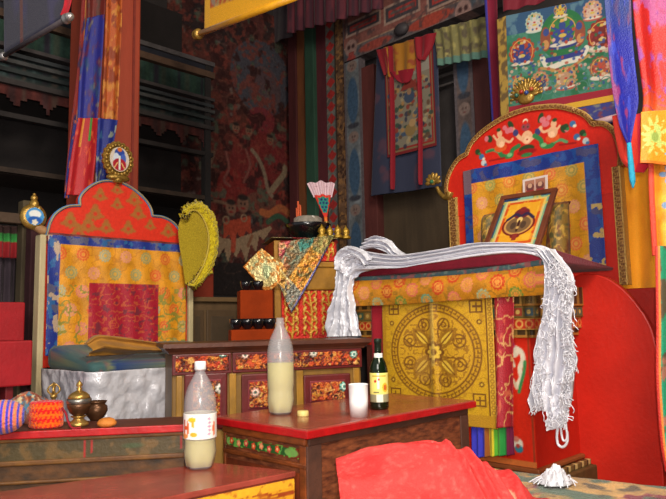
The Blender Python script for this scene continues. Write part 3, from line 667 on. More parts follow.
# left-facing front with mouldings, band of painted flowers and stiles
def onleft(b0, b1, z0, z1, d): return MB().rbox(CA0 + i_ - d, CA0 + i_ + .001, b0, b1, z0, z1)
onleft(CB0 + i_, CB1 - i_, ZC - .05, ZC - .023, .012).build('top_moulding', frame_brown, t, bevel=.004)
onleft(CB0 + i_, CB1 - i_, ZC - .115, ZC - .10, .010).build('lower_moulding', frame_brown, t, bevel=.004)
onleft(CB0 + i_, CB0 + i_ + .03, .05, ZC - .05, .008).build('stile', frame_brown, t, bevel=.004)
onleft(CB1 - i_ - .012, CB1 - i_, .05, ZC - .05, .008).build('stile', frame_brown, t, bevel=.004)
onleft(CB0 + i_ + .03, CB1 - i_ - .012, .05, ZC - .13, .003).build('front_board', flat('orange_brown_board', (134, 58, 26), .5, var=(11, .5), col2=(84, 36, 20), coat=.1), t)
s0, s1 = -(CB1 - i_ - .015), -(CB0 + i_ + .035); zf0, zf1 = ZC - .090, ZC - .060
cv = Cv(s0, s1, zf0, zf1, .002, (112, 44, 24)); h = (zf1 - zf0) / 2; zc = (zf0 + zf1) / 2
cv.rect(s0 + h, s1 - h, zc - h * .8, zc + h * .8, (36, 84, 36)); cv.ell(s1 - 2 * h, zc, h * 2, h * .8, (110, 156, 76)); cv.ell(s0 + h, zc, h * .8, h * .8, (130, 180, 90))
cv.speck((100, 170, 70), .012, .55, 3, .9)
x = s0 + .03; k = 0
while x < s1 - .06:
    cv.flower(x, zc + .002 * (-1) ** k, h * .75, 5, [(214, 70, 40), (220, 130, 90), (200, 60, 60)][k % 3], .3, (240, 180, 120)); x += .038; k += 1
panel('flower_band', cv, mapa(CA0 + i_ - .006), BOARD, t, .004)
for (a_, b_) in [(CA0 + .05, CB0 + .05), (CA1 - .05, CB0 + .05), (CA0 + .05, CB1 - .05), (CA1 - .05, CB1 - .05)]:
    MB().rbox(a_ - .025, a_ + .025, b_ - .025, b_ + .025, 0, .05).build('leg', frame_brown, t)
mb = MB()
bz = CB0 + i_
mb.rbox(CA0 + i_, CA1 - i_, bz - .006, bz + .001, ZC - .05, ZC - .023); mb.rbox(CA1 - i_ - .05, CA1 - i_, bz - .006, bz + .001, .05, ZC - .05); mb.rbox(CA0 + i_ - .008, CA0 + i_ + .05, bz - .006, bz + .001, .05, ZC - .05)
mb.build('side_frame', flat('dull_brown_rail', (92, 56, 42), .6, var=(10, .45), col2=(64, 42, 34)), t, bevel=.003)
# ---- low table at the front left
ZL = .38
K = onz(296, 471, ZL); Mr = onz(211, 462.2, ZL); Nf = onz(165, 497.5, ZL); Ff = onz(0, 491.5, ZL)
FL = Mr + (Ff - Mr) * 1.5; NL = K + (Nf - K) * 2.1
t = thing('low_table', (K + Mr + FL + NL) / 4 * np.array([1, 1, 0]), 'low red table with a yellow grained front, standing nearest, bearing the labelled bottle', 'table')
TQ = [NL, K, Mr, FL]; ctr = sum(TQ) / 4
MB().quadprism(TQ, ZL - .016, ZL).build('tabletop', table_red, t, bevel=.003)
inn = [ctr + (p - ctr) * .985 for p in TQ]
MB().quadprism(inn, .04, ZL - .016).build('case', flat('low_table_case', (120, 50, 30), .55, var=(9, .5), coat=.1), t, bevel=.003)
# grained yellow front board on the near side
d1 = (inn[1] - inn[0]); L1 = np.linalg.norm(d1); d1 = d1 / L1; nn = np.array([d1[1], -d1[0], 0])
cv = Cv(0, L1, .05, ZL - .02, .004, (214, 150, 34))
cv.img[np.abs(fbm(cv.X / .16, cv.Y / .018, 5) - .5) < .06] = (150, 62, 24); cv.speck((176, 98, 28), .09, .56, 6, .8, .25); cv.rect(0, L1, ZL - .04, ZL - .02, (226, 164, 40)); cv.speck((150, 70, 26), .012, .62, 8, .6)
panel('grained_front', cv, lambda s, z: (inn[0] * np.array([1, 1, 0])) + np.multiply.outer(s, d1) + np.multiply.outer(z, np.array([0, 0, 1.])) + nn * .004, BOARD, t, .004)
d2 = (inn[2] - inn[1]); L2 = np.linalg.norm(d2); d2 = d2 / L2; n2 = np.array([d2[1], -d2[0], 0])
P0 = inn[1] * np.array([1, 1, 0])
mb = MB(); mb.prism([P0 + n2 * .003 + np.array([0, 0, z]) for z in (0,)] * 0 + [P0 + n2 * .0 + np.array([0, 0, .02]), P0 + d2 * .03 + np.array([0, 0, .02]), P0 + d2 * .03 + np.array([0, 0, ZL - .017]), P0 + np.array([0, 0, ZL - .017])], n2 * .005)
mb.build('corner_post', frame_brown, t)
for p in TQ:
    p = ctr + (p - ctr) * .93; MB().lathe([(.02, 0), (.022, .04)], (p[0], p[1], 0), 10).build('leg', frame_brown, t)
# ---- long bench table before the small throne
p0 = onz(0, 433, ZC); p1 = onz(181, 425, ZC); d = (p1 - p0); d /= np.linalg.norm(d); nb = np.array([-d[1], d[0], 0]); 
Lb = np.linalg.norm(p1 - p0); E0 = p0 - d * .35; E1 = p1 + d * .02; DB = .19
t = thing('side_table', (E0 + E1) / 2 * np.array([1, 1, 0]), 'long narrow table with a red painted edge before the small throne, bearing pots and pouches', 'table')
MB().quadprism([E0, E1, E1 + nb * DB, E0 + nb * DB], ZC - .018, ZC).build('tabletop', flat('dark_table_top', (96, 52, 40), .5, var=(9, .5), coat=.1), t, bevel=.003)
f = -nb
MB().quadprism([E0 + f * .006, E1 + f * .006, E1, E0], ZC - .020, ZC + .002).build('edge_strip', edge_red, t, bevel=.003)
q0, q1 = E0 - f * .015, E1 - f * .015 - d * .01
body_m = flat('dark_painted_case', (100, 62, 28), .6, var=(14, .5), col2=(40, 30, 20), stretch=(1, 1, 2))
MB().quadprism([q0, q1, q1 + nb * (DB - .03), q0 + nb * (DB - .03)], 0, ZC - .018).build('case', body_m, t, bevel=.003)
for za, zb_ in [(ZC - .032, ZC - .019), (ZC - .098, ZC - .083), (ZC - .15, ZC - .14)]:
    MB().quadprism([q0 + f * .010, q1 + f * .010, q1, q0], za, zb_).build('moulding', flat('amber_moulding', (124, 82, 30), .55, var=(14, .5), col2=(84, 50, 24)), t, bevel=.004)
cv = Cv(0, np.linalg.norm(q1 - q0), ZC - .083, ZC - .032, .005, (70, 58, 32)); cv.speck((110, 80, 40), .03, .58, 2, .7); cv.ell(.72, ZC - .055, .03, .007, (60, 70, 40)); 
for x in (.58, .86, .875, .89, .60): cv.rect(x, x + .005, ZC - .07 - .01 * ((x * 100) % 2), ZC - .03, (160, 26, 26))
panel('painted_band', cv, lambda s, z: q0 * np.array([1, 1, 0]) + np.multiply.outer(s, d) + np.multiply.outer(z, np.array([0, 0, 1.])) + f * .004, BOARD, t, .003)
BN = (p0, d, nb)
# ---- bottles
PET = clear('cloudy_plastic', (214, 212, 220), .28, .2, 1.0, (238, 236, 228))
LIQ = clear('pale_yellow_drink', (236, 226, 116), .74, .5, .2, (236, 222, 140))
def bottle(loc, label, cap, fill, wrap, fat=1.0, hs=1.0):
    t = thing('plastic_bottle', loc, label, 'bottle', 'plastic drink bottles'); x, y, z = loc; H = .300
    prof = [(r_ * fat, z_ * hs) for r_, z_ in [(.012, .014), (.028, .006), (.037, .0), (.043, .008), (.0465, .03), (.0475, .05), (.0455, .072), (.0455, .082), (.0480, .095), (.0480, .170), (.0478, .190), (.0462, .212), (.042, .232), (.035, .252), (.026, .270), (.0175, .286), (.0140 / fat, .294), (.0165 / fat, .298), (.0165 / fat, .301), (.0135 / fat, .303), (.0130 / fat, .318)]]
    def petal(t_, zz): return 1 - (.16 * max(0, 1 - zz / .045)) * (0.5 + .5 * math.cos(5 * t_))
    MB().lathe(prof, loc, 40, wob=petal).build('shell', PET, t)
    lp = [(r * .955, zz) for r, zz in prof if zz < fill]; lp[0] = (.010, .014); lp = [(r, max(zz, .006)) for r, zz in lp]; rf = np.interp(fill, [p[1] for p in prof[3:]], [p[0] for p in prof[3:]]) * .955; lp += [(rf, fill), (.002, fill + .0005)]
    MB().lathe(lp, loc, 40, wob=petal).build('drink', LIQ, t)
    if cap: MB().lathe([(r_, z_ - .318 * (1 - hs)) for r_, z_ in [(.0155, .300), (.0170, .302), (.0170, .322), (.0155, .325), (.002, .3255)]], loc, 28, wob=lambda t_, zz: 1 + .015 * math.cos(24 * t_)).build('cap', flat('white_cap', (238, 238, 238), .4, var=(5, .03), bump=None), t)
    if wrap:
        z0, z1 = .088, .160; n = 72; th = np.linspace(0, 2 * PI, n); ZZ = np.linspace(z0, z1, 34); TT, Z2 = np.meshgrid(th, ZZ)
        P = np.stack([x + .0487 * fat * np.cos(TT), y + .0487 * fat * np.sin(TT), z + Z2], -1)
        C = const(TT.shape, (240, 236, 230)); A = (TT - 1.5 * PI)      # front of the bottle is at -y
        w = (Z2 - z0) / (z1 - z0)
        def blob(a_, w_, ra, rw, col): 
            m = ((A - a_) / ra) ** 2 + ((w - w_) / rw) ** 2 < 1; C[m] = col
        blob(-.95, .45, .12, .34, (214, 86, 44)); blob(-.62, .44, .1, .3, (226, 110, 50)); blob(-.78, .46, .2, .07, (214, 86, 44))
        blob(-.3, .78, .26, .10, (226, 186, 40)); blob(-.22, .62, .10, .16, (214, 170, 40)); blob(-.2, .2, .22, .10, (222, 170, 50)); blob(-.9, .12, .3, .1, (236, 150, 80))
        for k in range(5): blob(.75 + .05 * (k % 2), .2 + .15 * k, .12, .05, (196, 150, 180))
        blob(1.15, .4, .12, .3, (226, 120, 80))
        for k in range(6): blob(1.9 + .3 * k, .5, .1, .3, (214, 100, 60))
        sheet('label_wrap', P, C, LABEL, t, .0006)
    return t
b1 = onz(200, 467.6, ZL); bottle(b1, 'large plastic bottle with white cap and printed label on the low front table', True, .085, True, 1.0, .955)
b2 = onz(281, 413.8, ZC); bottle(b2, 'open plastic bottle without label, half full of pale yellow drink, on the middle table', False, .168, False, .94)
# loose bottle cap
c = onz(303, 416, ZC); tag(MB().lathe([(.017, 0), (.018, .002), (.018, .014), (.0165, .017), (.002, .0175)], c, 30, wob=lambda t_, zz: 1 + .02 * math.cos(26 * t_)).build('bottle_cap', flat('pale_yellow_cap', (226, 206, 128), .5, bump=None), None, c), 'pale yellow bottle cap lying beside the half-full bottle', 'cap')
# white paper cup
c = onz(359, 416.5, ZC); hc = .100
tag(MB().lathe([(.001, .002), (.027, .002), (.0285, 0), (.0300, .05), (.0310, hc), (.0318, hc + .001), (.0300, hc + .002), (.0285, .05), (.026, .006), (.001, .006)], c, 36).build('paper_cup', flat('white_paper', (246, 246, 246), .5, var=(4, .02), bump=None), None, c), 'plain white paper cup standing left of the green wine bottle', 'cup')
# wine bottle
c = onz(379.5, 409, ZC); t = thing('wine_bottle', c, 'small dark green glass bottle with yellow printed label and foil neck', 'bottle')
GL = clear('green_glass', (16, 30, 12), .80, .06, .8, (110, 160, 90)); w = .0325
MB().lathe([(r_ * 1.12, z_ * 1.2) for r_, z_ in [(.004, .006), (.018, .004), (.025, 0), (.028, .003), (.029, .01), (.029, .105), (.028, .115), (.024, .130), (.016, .145), (.0115, .155), (.0105, .165), (.0105, .188), (.0118, .189), (.0118, .196), (.0105, .197)]], c, 36).build('glass_body', GL, t)
MB().lathe([(r_ * 1.12, z_ * 1.2) for r_, z_ in [(.0110, .164), (.0114, .166), (.0112, .187), (.0124, .188), (.0124, .197), (.0115, .1995), (.001, .2)]], c, 28).build('foil_neck', flat('dark_neck_foil', (40, 54, 44), .35, metal=.5, bump=(90, .3)), t)
def wraplabel(name, z0, z1, fn, r, half, ang=0):
    TT, Z2 = np.meshgrid(np.linspace(-half, half, 50), np.linspace(z0, z1, 44)); P = np.stack([c[0] + r * np.sin(TT + ang), c[1] - r * np.cos(TT + ang), c[2] + Z2], -1)
    sheet(name, P, fn(TT / half, (Z2 - z0) / (z1 - z0)), LABEL, t, .0005)
def lab(u, v):
    C = const(u.shape, (234, 222, 120)); C[v < .26] = (150, 142, 110); C[(v < .26) & (np.abs(u) < .3)] = (226, 226, 206); C[(v > .28) & (np.abs(u + .1) < .12) & (v > .45)] = (240, 240, 210)
    C[((u + .35) / .1) ** 2 + ((v - .72) / .05) ** 2 < 1] = (190, 40, 36); C[((u + .05) / .09) ** 2 + ((v - .78) / .04) ** 2 < 1] = (196, 50, 40); C[((u - .5) / .28) ** 2 + ((v - .5) / .16) ** 2 < 1] = (226, 180, 50); C[((u - .5) / .14) ** 2 + ((v - .5) / .1) ** 2 < 1] = (200, 100, 40); C[(np.abs(u + .3) < .25) & (np.abs(v - .34) < .03)] = (120, 110, 70); C[(np.abs(v - .9) < .02) & (np.abs(u) < .6)] = (190, 160, 60); return C
wraplabel('front_label', .026, .124, lab, w + .0006, 1.25)
wraplabel('neck_label', .170, .190, lambda u, v: const(u.shape, (226, 226, 220)), .0175, 1.0)
# ---- things on the long side table
def onb_table(px, py, dep=None): return onz(px, py, ZC + .002)
brass = flat('old_brass', (196, 156, 84), .32, metal=.75, spec=.5, var=(40, .35), bump=(60, .15)); silver_m = flat('tarnished_silver', (150, 146, 138), .3, metal=.8, var=(40, .35)); bronze = flat('brown_bronze', (104, 70, 46), .35, metal=.6, var=(30, .35))
c = onz(78.5, 426, ZC + .001)
t = thing('lidded_bowl', c, 'silver tea bowl with a pointed brass lid on a flared brass foot', 'bowl'); k = .95
MB().lathe([(.001, 0), (.026 * k, 0), (.029, .002), (.030, .008), (.024, .014), (.016, .020), (.015, .024), (.022, .028), (.024, .030), (.001, .031)], c, 30, wob=lambda t_, z: 1 + (.05 * math.cos(12 * t_) if z < .012 else 0)).build('foot', brass, t)
MB().lathe([(.001, .031), (.014, .031), (.026, .040), (.0335, .056), (.0350, .067), (.034, .068), (.001, .068)], c, 32).build('bowl_cup', bronze, t)
MB().lathe([(.034, .068), (.0365, .070), (.0365, .080), (.034, .083), (.001, .083)], c, 32).build('rim_band', silver_m, t)
MB().lathe([(.033, .083), (.030, .092), (.021, .100), (.010, .105), (.006, .108), (.009, .112), (.005, .116), (.010, .122), (.008, .128), (.003, .134), (.0005, .138)], c, 30).build('lid', brass, t)
c = onz(96, 420, ZC + .001)
tag(MB().lathe([(.001, 0), (.018, 0), (.020, .004), (.030, .016), (.036, .030), (.034, .044), (.027, .050), (.032, .057), (.034, .060), (.032, .060), (.024, .050), (.030, .030), (.001, .012)], c, 32).build('bronze_pot', bronze, None, c), 'round brown bronze pot with a flared rim, right of the lidded bowl', 'pot')
c = onz(53, 421, ZC + .001); t = thing('ritual_sceptre', c, 'small upright brass ritual sceptre standing behind the orange pouch', 'sceptre')
MB().lathe([(.001, 0), (.014, 0), (.016, .004), (.008, .012), (.006, .03), (.008, .04), (.0105, .045), (.007, .052), (.006, .070), (.010, .075), (.012, .080), (.007, .084), (.004, .10), (.007, .112), (.001, .124)], c, 20).build('shaft', brass, t)
for k in range(4):
    th = PI / 2 * k + .3; e = np.array([math.cos(th), math.sin(th), 0]); MB().tube([c + np.array([0, 0, .084]) + e * .006, c + np.array([0, 0, .094]) + e * .017, c + np.array([0, 0, .106]) + e * .016, c + np.array([0, 0, .119]) + e * .003], [.003, .0035, .003, .002], 6, 12).build('prong', brass, t)
c = onz(107, 427, ZC + .001)
tag(MB().lathe([(.001, 0), (.018, .001), (.026, .008), (.027, .014), (.020, .024), (.008, .028), (.001, .028)], c, 26, wob=lambda t_, z: 1 + .07 * math.cos(3 * t_ + 1) + .04 * math.cos(7 * t_)).build('dough_ball', flat('orange_dough', (206, 124, 46), .7, var=(40, .3), bump=(60, .4)), None, c), 'small orange lump of dough in front of the bronze pot', 'dough')
# knitted pouches
def knit(name, c, rx, ry, h, fn, label, cat, tilt=None, n=70, m=60):
    vv = np.linspace(0, 1, m); th = np.linspace(0, 2 * PI, n); V2, T2 = np.meshgrid(vv, th, indexing='ij')
    R = np.interp(V2, [0, .04, .25, .7, .88, .95, 1], [.90, .97, 1.0, .97, .95, .86, .05]); Z = np.interp(V2, [0, .9, .97, 1], [0, h * .96, h, h * .97])
    R = R * (1 + .03 * (fbm(T2 * 2, V2 * 4, 5) - .5))
    P = np.stack([c[0] + rx * R * np.cos(T2), c[1] + ry * R * np.sin(T2), c[2] + Z], -1)
    return tag(sheet(name, P, fn(T2, V2), FELT, None, 0), label, cat)
def zig(T, V):
    z = V * 6.5 + 1.0 * np.abs(((T * 22 / (2 * PI)) % 1) - .5) * 2; C = const(T.shape, (240, 100, 24)); C[(z % 2) < .9] = (214, 26, 30); C[V > .9] = (214, 26, 30); return C
c = onz(46, 427, ZC + .001)
knit('knitted_pouch', c, .052, .038, .078, zig, 'knitted pouch with orange and red zigzag bands', 'pouch')
dt = onz(64, 429, ZC + .002)
m_ = MB(); m_.tube([dt + np.array([-.012, .01, .06]), dt + np.array([.004, .0, .045]), dt + np.array([.012, 0, .02]), dt + np.array([.026, -.002, .003]), dt + np.array([.05, 0, .003])], .0032, 8, 30)
tag(m_.build('pouch_cord', flat('dark_red_cord', (150, 24, 40), .9, bump=(200, .5)), None, dt), 'dark red cord trailing from the orange zigzag pouch', 'cord')
# striped ball pouch
c = onz(-1, 436, ZC + .002) + np.array([-.005, .03, 0])
n, m = 60, 50; V2, T2 = np.meshgrid(np.linspace(-PI / 2 + .02, PI / 2 - .02, m), np.linspace(0, 2 * PI, n), indexing='ij')
R = .060; P0_ = np.stack([R * np.sin(V2), R * 1.0 * np.cos(V2) * np.cos(T2), R * .8 * np.cos(V2) * np.sin(T2)], -1)
r0 = np.array([[math.cos(.35), -math.sin(.35), 0], [math.sin(.35), math.cos(.35), 0], [0, 0, 1]]); P = P0_ @ r0.T + c + np.array([-.0, 0, R * .8])
st = (np.sin(V2) * 4.4 + .25 + 10) % 1; C = const(V2.shape, (236, 130, 84)); C[st < .5] = (70, 66, 196)
C[np.sin(V2) > .93] = (90, 50, 50)
tag(sheet('knitted_pouch', P, C, FELT, None, 0), 'round knitted pouch striped in violet-blue and salmon at the table end', 'pouch')
# bundle of patterned cloth behind the pouches
U, V = np.meshgrid(np.linspace(0, 1, 60), np.linspace(0, 1, 44)); cA = onz(6, 424, ZC); cB = onz(46, 423, ZC)
d_ = cB - cA; P = cA + U[..., None] * d_ + np.array([0, 0, 1.]) * (.092 * np.sin(PI * np.clip(V, 0, 1)) ** .6 * (.75 + .3 * np.sin(PI * U)) )[..., None] + nb * ((V - .3) * .06)[..., None] + (fbm(U * 6, V * 6, 7) - .5)[..., None] * np.array([0, -.02, .012])
C = const(U.shape, (120, 62, 44)); C = blend(C, (fbm(U * 9, V * 12, 11) - .5) * 9, (70, 110, 130)); C = blend(C, (fbm(U * 12, V * 9, 13) - .55) * 9, (170, 90, 60)); C = blend(C, (V > .55) * .8, (136, 66, 46)); C = blend(C, (fbm(U * 16, V * 16, 15) - .62) * 12, (190, 170, 130))
tag(sheet('cloth_bundle', P, C, CLOTH, None, .003), 'rolled brown and teal patterned cloth lying behind the knitted pouches', 'cloth')
# ================================================================== CARVED CABINET, OFFERING STEPS, ALTAR
# the cabinet stands nearly square to us, its right end a little farther
pL = ony(172, 390, 2.46); pR = ony(361, 380, 2.72)
CAB = Fr(pL, math.atan2(pR[1] - pL[1], pR[0] - pL[0])); q = CAB.q; kL, kR = 0.0, math.hypot(pR[0] - pL[0], pR[1] - pL[1]); zt = q(270, 341)[1]
olive = flat('olive_gold_frame', (136, 98, 34), .55, var=(8, .45), col2=(88, 62, 26), stretch=(1, 1, .4), coat=.1)
maroon = flat('maroon_frame', (104, 22, 22), .5, var=(12, .4), coat=.1)
t = thing('carved_cabinet', CAB.P(kR / 2, 0, -.14), 'low cabinet with gilded orange floral carving and dark cornice behind the middle table', 'cabinet')
DC = .26
CAB.box(MB(), kL, kR, -DC, 0, 0, zt - .03).build('case', olive, t, bevel=.004)
zc0 = q(270, 351)[1]
hc_ = zt - zc0
prf = [(0, zc0 - .002), (.012, zc0), (.016, zc0 + hc_ * .2), (.030, zc0 + hc_ * .5), (.036, zc0 + hc_ * .6), (.036, zt), (-.0, zt)]
P_ = []; F_ = []
for o, z in prf: P_ += [CAB.P(kL - o, z, -DC), CAB.P(kL - o, z, o), CAB.P(kR + o, z, o), CAB.P(kR + o, z, -DC)]
for i in range(len(prf) - 1):
    for k in range(3): F_.append((4 * i + k, 4 * i + k + 1, 4 * i + 4 + k + 1, 4 * i + 4 + k))
n_ = len(prf) - 1; F_.append((4 * n_, 4 * n_ + 1, 4 * n_ + 2, 4 * n_ + 3)); F_ += [(3, 2, 1, 0), tuple(4 * i for i in range(n_ + 1))[::-1], tuple(4 * i + 3 for i in range(n_ + 1))]
MB().add(P_, F_).build('cornice', flat('dark_cornice', (92, 50, 34), .5, var=(10, .4), coat=.15), t)
def carving(x0, x1, z0, z1, mp, parent, seed, ros=(), dens=1.0):
    cv = Cv(x0, x1, z0, z1, .0028, (160, 44, 18)); w, h = x1 - x0, z1 - z0
    cv.tone(.3, .03, seed)
    rg = np.random.default_rng(seed); H = np.zeros(cv.X.shape)
    for k in range(int(w * h * 9000 * dens)):
        cx, cz = x0 + w * rg.random(), z0 + h * rg.random(); r = .006 + .007 * rg.random(); col = [(200, 134, 46), (210, 108, 36), (80, 22, 12), (214, 160, 84), (64, 20, 14), (196, 74, 28), (110, 34, 18)][rg.integers(7)]
        if rg.random() < .5: cv.ring(cx, cz, r, .0035, col)
        else: cv.flower(cx, cz, r, int(rg.integers(3, 6)), col, .5, ph=rg.random() * 6)
    for (x, z, r, col) in ros:
        cv.ell(x, z, r * 1.05, r * 1.05, (70, 60, 40)); cv.flower(x, z, r, 7, col, .35); cv.ring(x, z, r * .5, .004, (240, 240, 226)); cv.ell(x, z, r * .25, r * .25, (60, 110, 100)); H += .006 * np.exp(-((cv.X - x) ** 2 + (cv.Y - z) ** 2) / (r * r))
    H += .008 * (cv.img.sum(-1) / 765)
    nrm = mp(np.array(0.), np.array(0.)) * 0
    P = mp(cv.X, cv.Y); du = P[0, 1] - P[0, 0]; dv = P[1, 0] - P[0, 0]; n_ = np.cross(du, dv); n_ /= np.linalg.norm(n_)
    return sheet('carving', P + n_ * H[..., None], cv.img, GILT, parent, .004)
TEAL = (120, 190, 176); PINK = (226, 150, 130); WHT = (226, 206, 190)
zb_ = q(270, 369)[1]
for x0, x1, ros in [(173, 230, [(177, 353, WHT), (222, 353, TEAL)]), (233, 360, [(244, 355, PINK), (352, 354, TEAL), (312, 353, WHT)])]:
    A, B = q(x0, 360)[0], q(x1, 360)[0]
    f = CAB.box(MB(), A - .004, B + .004, -.001, .012, zb_ - .008, zc0 - .001).build('drawer', maroon, t, bevel=.003)
    carving(A + .008, B - .008, zb_ + .004, zc0 - .010, CAB.map(.0135), f, 3 + x0, [(q(px, py)[0], q(px, py)[1], .017, col) for px, py, col in ros])
def doorpan(x0, x1, yt, yb, ros, seed):
    A, B = q(x0, 390)[0], q(x1, 390)[0]; zT, zB = q((x0 + x1) / 2, yt)[1], q((x0 + x1) / 2, yb)[1]
    dr = CAB.box(MB(), A, B, -.001, .012, zB, zT).build('door', maroon, t, bevel=.006)
    i = .024; j = .030
    CAB.box(MB(), A + i, B - i, .011, .016, zB + i, zT - i).build('inner_frame', flat('purple_line', (128, 40, 50), .5), dr, bevel=.003)
    carving(A + j, B - j, zB + j, zT - j, CAB.map(.0175), dr, seed, [(q(*r[:2])[0], q(*r[:2])[1], .020, r[2]) for r in ros], 1.1)
doorpan(184, 227, 373, 430, [(219, 388, WHT)], 31); doorpan(241, 290, 373, 414, [(254, 392, PINK)], 33); doorpan(303, 350, 374, 407, [(342, 386, TEAL)], 35)
yl = flat('yellow_stile', (170, 122, 36), .5, var=(12, .4), coat=.1)
for x0, x1 in [(176, 182), (229, 236), (296, 303), (353, 359)]: CAB.box(MB(), q(x0, 390)[0], q(x1, 390)[0], -.001, .008, .2, zb_ - .01).build('stile', yl, t, bevel=.003)
# ---- orange offering steps with bowls
orange_w = flat('orange_steps', (146, 50, 6), .85, spec=.15, var=(8, .3))
ST = Fr(ony(231, 335, 3.02), math.radians(15)); q = ST.q; x0, x1 = 0, q(277, 335)[0]; zl = q(250, 329.5)[1]
t = thing('offering_steps', ST.P(.1, 0, -.15), 'orange stepped offering stand left of the altar, carrying black bowls', 'stand')
ST.box(MB(), x0, x1, -.12, 0, 0, zl).build('lower_step', orange_w, t, bevel=.006)
zu = q(256, 290, -.125)[1]; y0, y1 = q(240, 300, -.125)[0], q(273, 300, -.125)[0]
ST.box(MB(), y0, y1, -.25, -.123, 0, zu).build('upper_step', orange_w, t, bevel=.006)
black = flat('black_lacquer', (16, 16, 20), .22, var=(20, .3), spec=.6, bump=None, coat=.4)
def bowl(c, r, label, group):
    h = r * 1.55; t = tag(MB().lathe([(.001, 0), (r * .5, 0), (r * .52, h * .1), (r * .8, h * .3), (r * .97, h * .65), (r, h), (r * .94, h), (r * .88, h * .6), (r * .6, h * .25), (.001, h * .2)], c, 28).build('offering_bowl', black, None, c), label, 'bowl', group); return t
for k, px in enumerate((225.5, 238, 251, 265)):
    x = q(px, 329)[0]
    if k == 0: x = .034
    bowl(ST.P([.033, .093, .153, .213][k] * (x1 / .245), zl + .001, -.045), .032, 'small black bowl on the lower orange step, ' + ['leftmost of the four', 'second from the left of the four', 'third from the left of the four', 'rightmost of the four'][k], 'bowls on the lower orange step')
for k, px in enumerate((246, 258)):
    bowl(ST.P(q(px, 288, -.17)[0], zu + .001, -.17), .029, 'small black bowl on the upper orange step, ' + ['left of the two', 'right of the two'][k], 'bowls on the upper orange step')
# ---- brown cupboard and orange-red board behind
t = thing('brown_cupboard', RW(2.45, 3.6, 0), 'plain brown panelled cupboard behind the offering steps', 'cupboard')
bb = 3.46; q = qb(bb); x0, x1 = 2.20, q(250, 320)[0]; zT = q(215, 302)[1]
bm_ = flat('dull_brown_cupboard', (108, 84, 56), .65, var=(6, .4), stretch=(1, 1, .3))
MB().rbox(x0, x1, bb, bb + .3, 0, zT).build('case', bm_, t, bevel=.006)
MB().rbox(x0 - .02, x1 + .02, bb - .03, bb + .31, zT, zT + .03).build('top_board', flat('brown_top', (118, 92, 60), .6), t, bevel=.006)
for p0_, p1_ in [(190, 203), (206, 236)]:
    A, B = q(p0_, 325)[0], q(p1_, 325)[0]; dr = MB().rbox(A, B, bb - .012, bb + .002, .2, zT - .05).build('door', flat('brown_door', (96, 74, 50), .65, var=(5, .4), stretch=(1, 1, .3)), t, bevel=.006)
    MB().rbox(A + .03, B - .03, bb - .016, bb - .01, .24, zT - .09).build('panel', flat('brown_panel', (78, 62, 44), .7), dr, bevel=.004)
bb = 3.84; q = qb(bb); mb = MB().rbox(q(186, 270)[0], q(214, 270)[0], bb, bb + .2, 0, q(200, 245)[1])
tag(mb.build('red_chest', flat('orange_red_chest', (150, 56, 36), .6, var=(6, .3)), None, None, .01), 'plain orange-red chest standing in the dark behind the yellow hat', 'chest')
# ---- altar with gilded front
AL = Fr(ony(275, 300, 3.40), math.radians(16)); q = AL.q; aR2 = q(338, 300)[0]; zA = q(300, 240)[1]
t = thing('altar', AL.P(aR2 / 2, 0, -.15), 'altar chest with gilded openwork on red, under the patchwork cloth', 'altar')
AL.box(MB(), 0, aR2, -.30, 0, 0, zA).build('case', flat('altar_red', (150, 38, 24), .5, var=(10, .3), coat=.1), t, bevel=.005)
gold_w = flat('gold_brown_frame', (166, 116, 30), .45, metal=.1, var=(9, .4), coat=.1)
AL.box(MB(), -.005, .03, -.002, .014, 0, zA - .005).build('stile', gold_w, t, bevel=.004)
zr = q(320, 290)[1]; zr2 = q(320, 262)[1]
AL.box(MB(), 0, aR2, -.002, .016, zr, zr2).build('rail', gold_w, t, bevel=.006)
AL.box(MB(), 0, aR2, -.002, .026, zr2 - .03, zr2 - .015).build('moulding', gold_w, t, bevel=.004)
def scrollwork(A, B, z0, z1, parent, seed):
    cv = Cv(A, B, z0, z1, .004, (196, 36, 20)); cv.tone(.2, .05, seed); rg = np.random.default_rng(seed)
    g = (206, 156, 56)
    for k in range(int((B - A) / .10) + 1):
        x = A + .05 + .10 * k; cv.line([(x, z0), (x + .01, (z0 + z1) / 2), (x - .005, z1)], .012, g)
        zz = z0 + .03
        while zz < z1:
            for sgn in (-1, 1):
                cv.line([(x, zz), (x + sgn * .02, zz + .02), (x + sgn * .035, zz + .015), (x + sgn * .03, zz)], .009, g); cv.ell(x + sgn * .028, zz + .035, .008, .014, (226, 190, 90), rot=sgn * .6)
            zz += .05
    H = .012 * np.clip((cv.img[..., 1] - 60) / 90, 0, 1); P = AL.map(.006)(cv.X, cv.Y) + AL.n * H[..., None]
    return sheet('openwork', P, cv.img, GILT, parent, .004)
scrollwork(.035, aR2 - .01, q(310, 340)[1], zr - .005, t, 5); scrollwork(.035, aR2 - .01, zr2 + .004, zA - .01, t, 6)
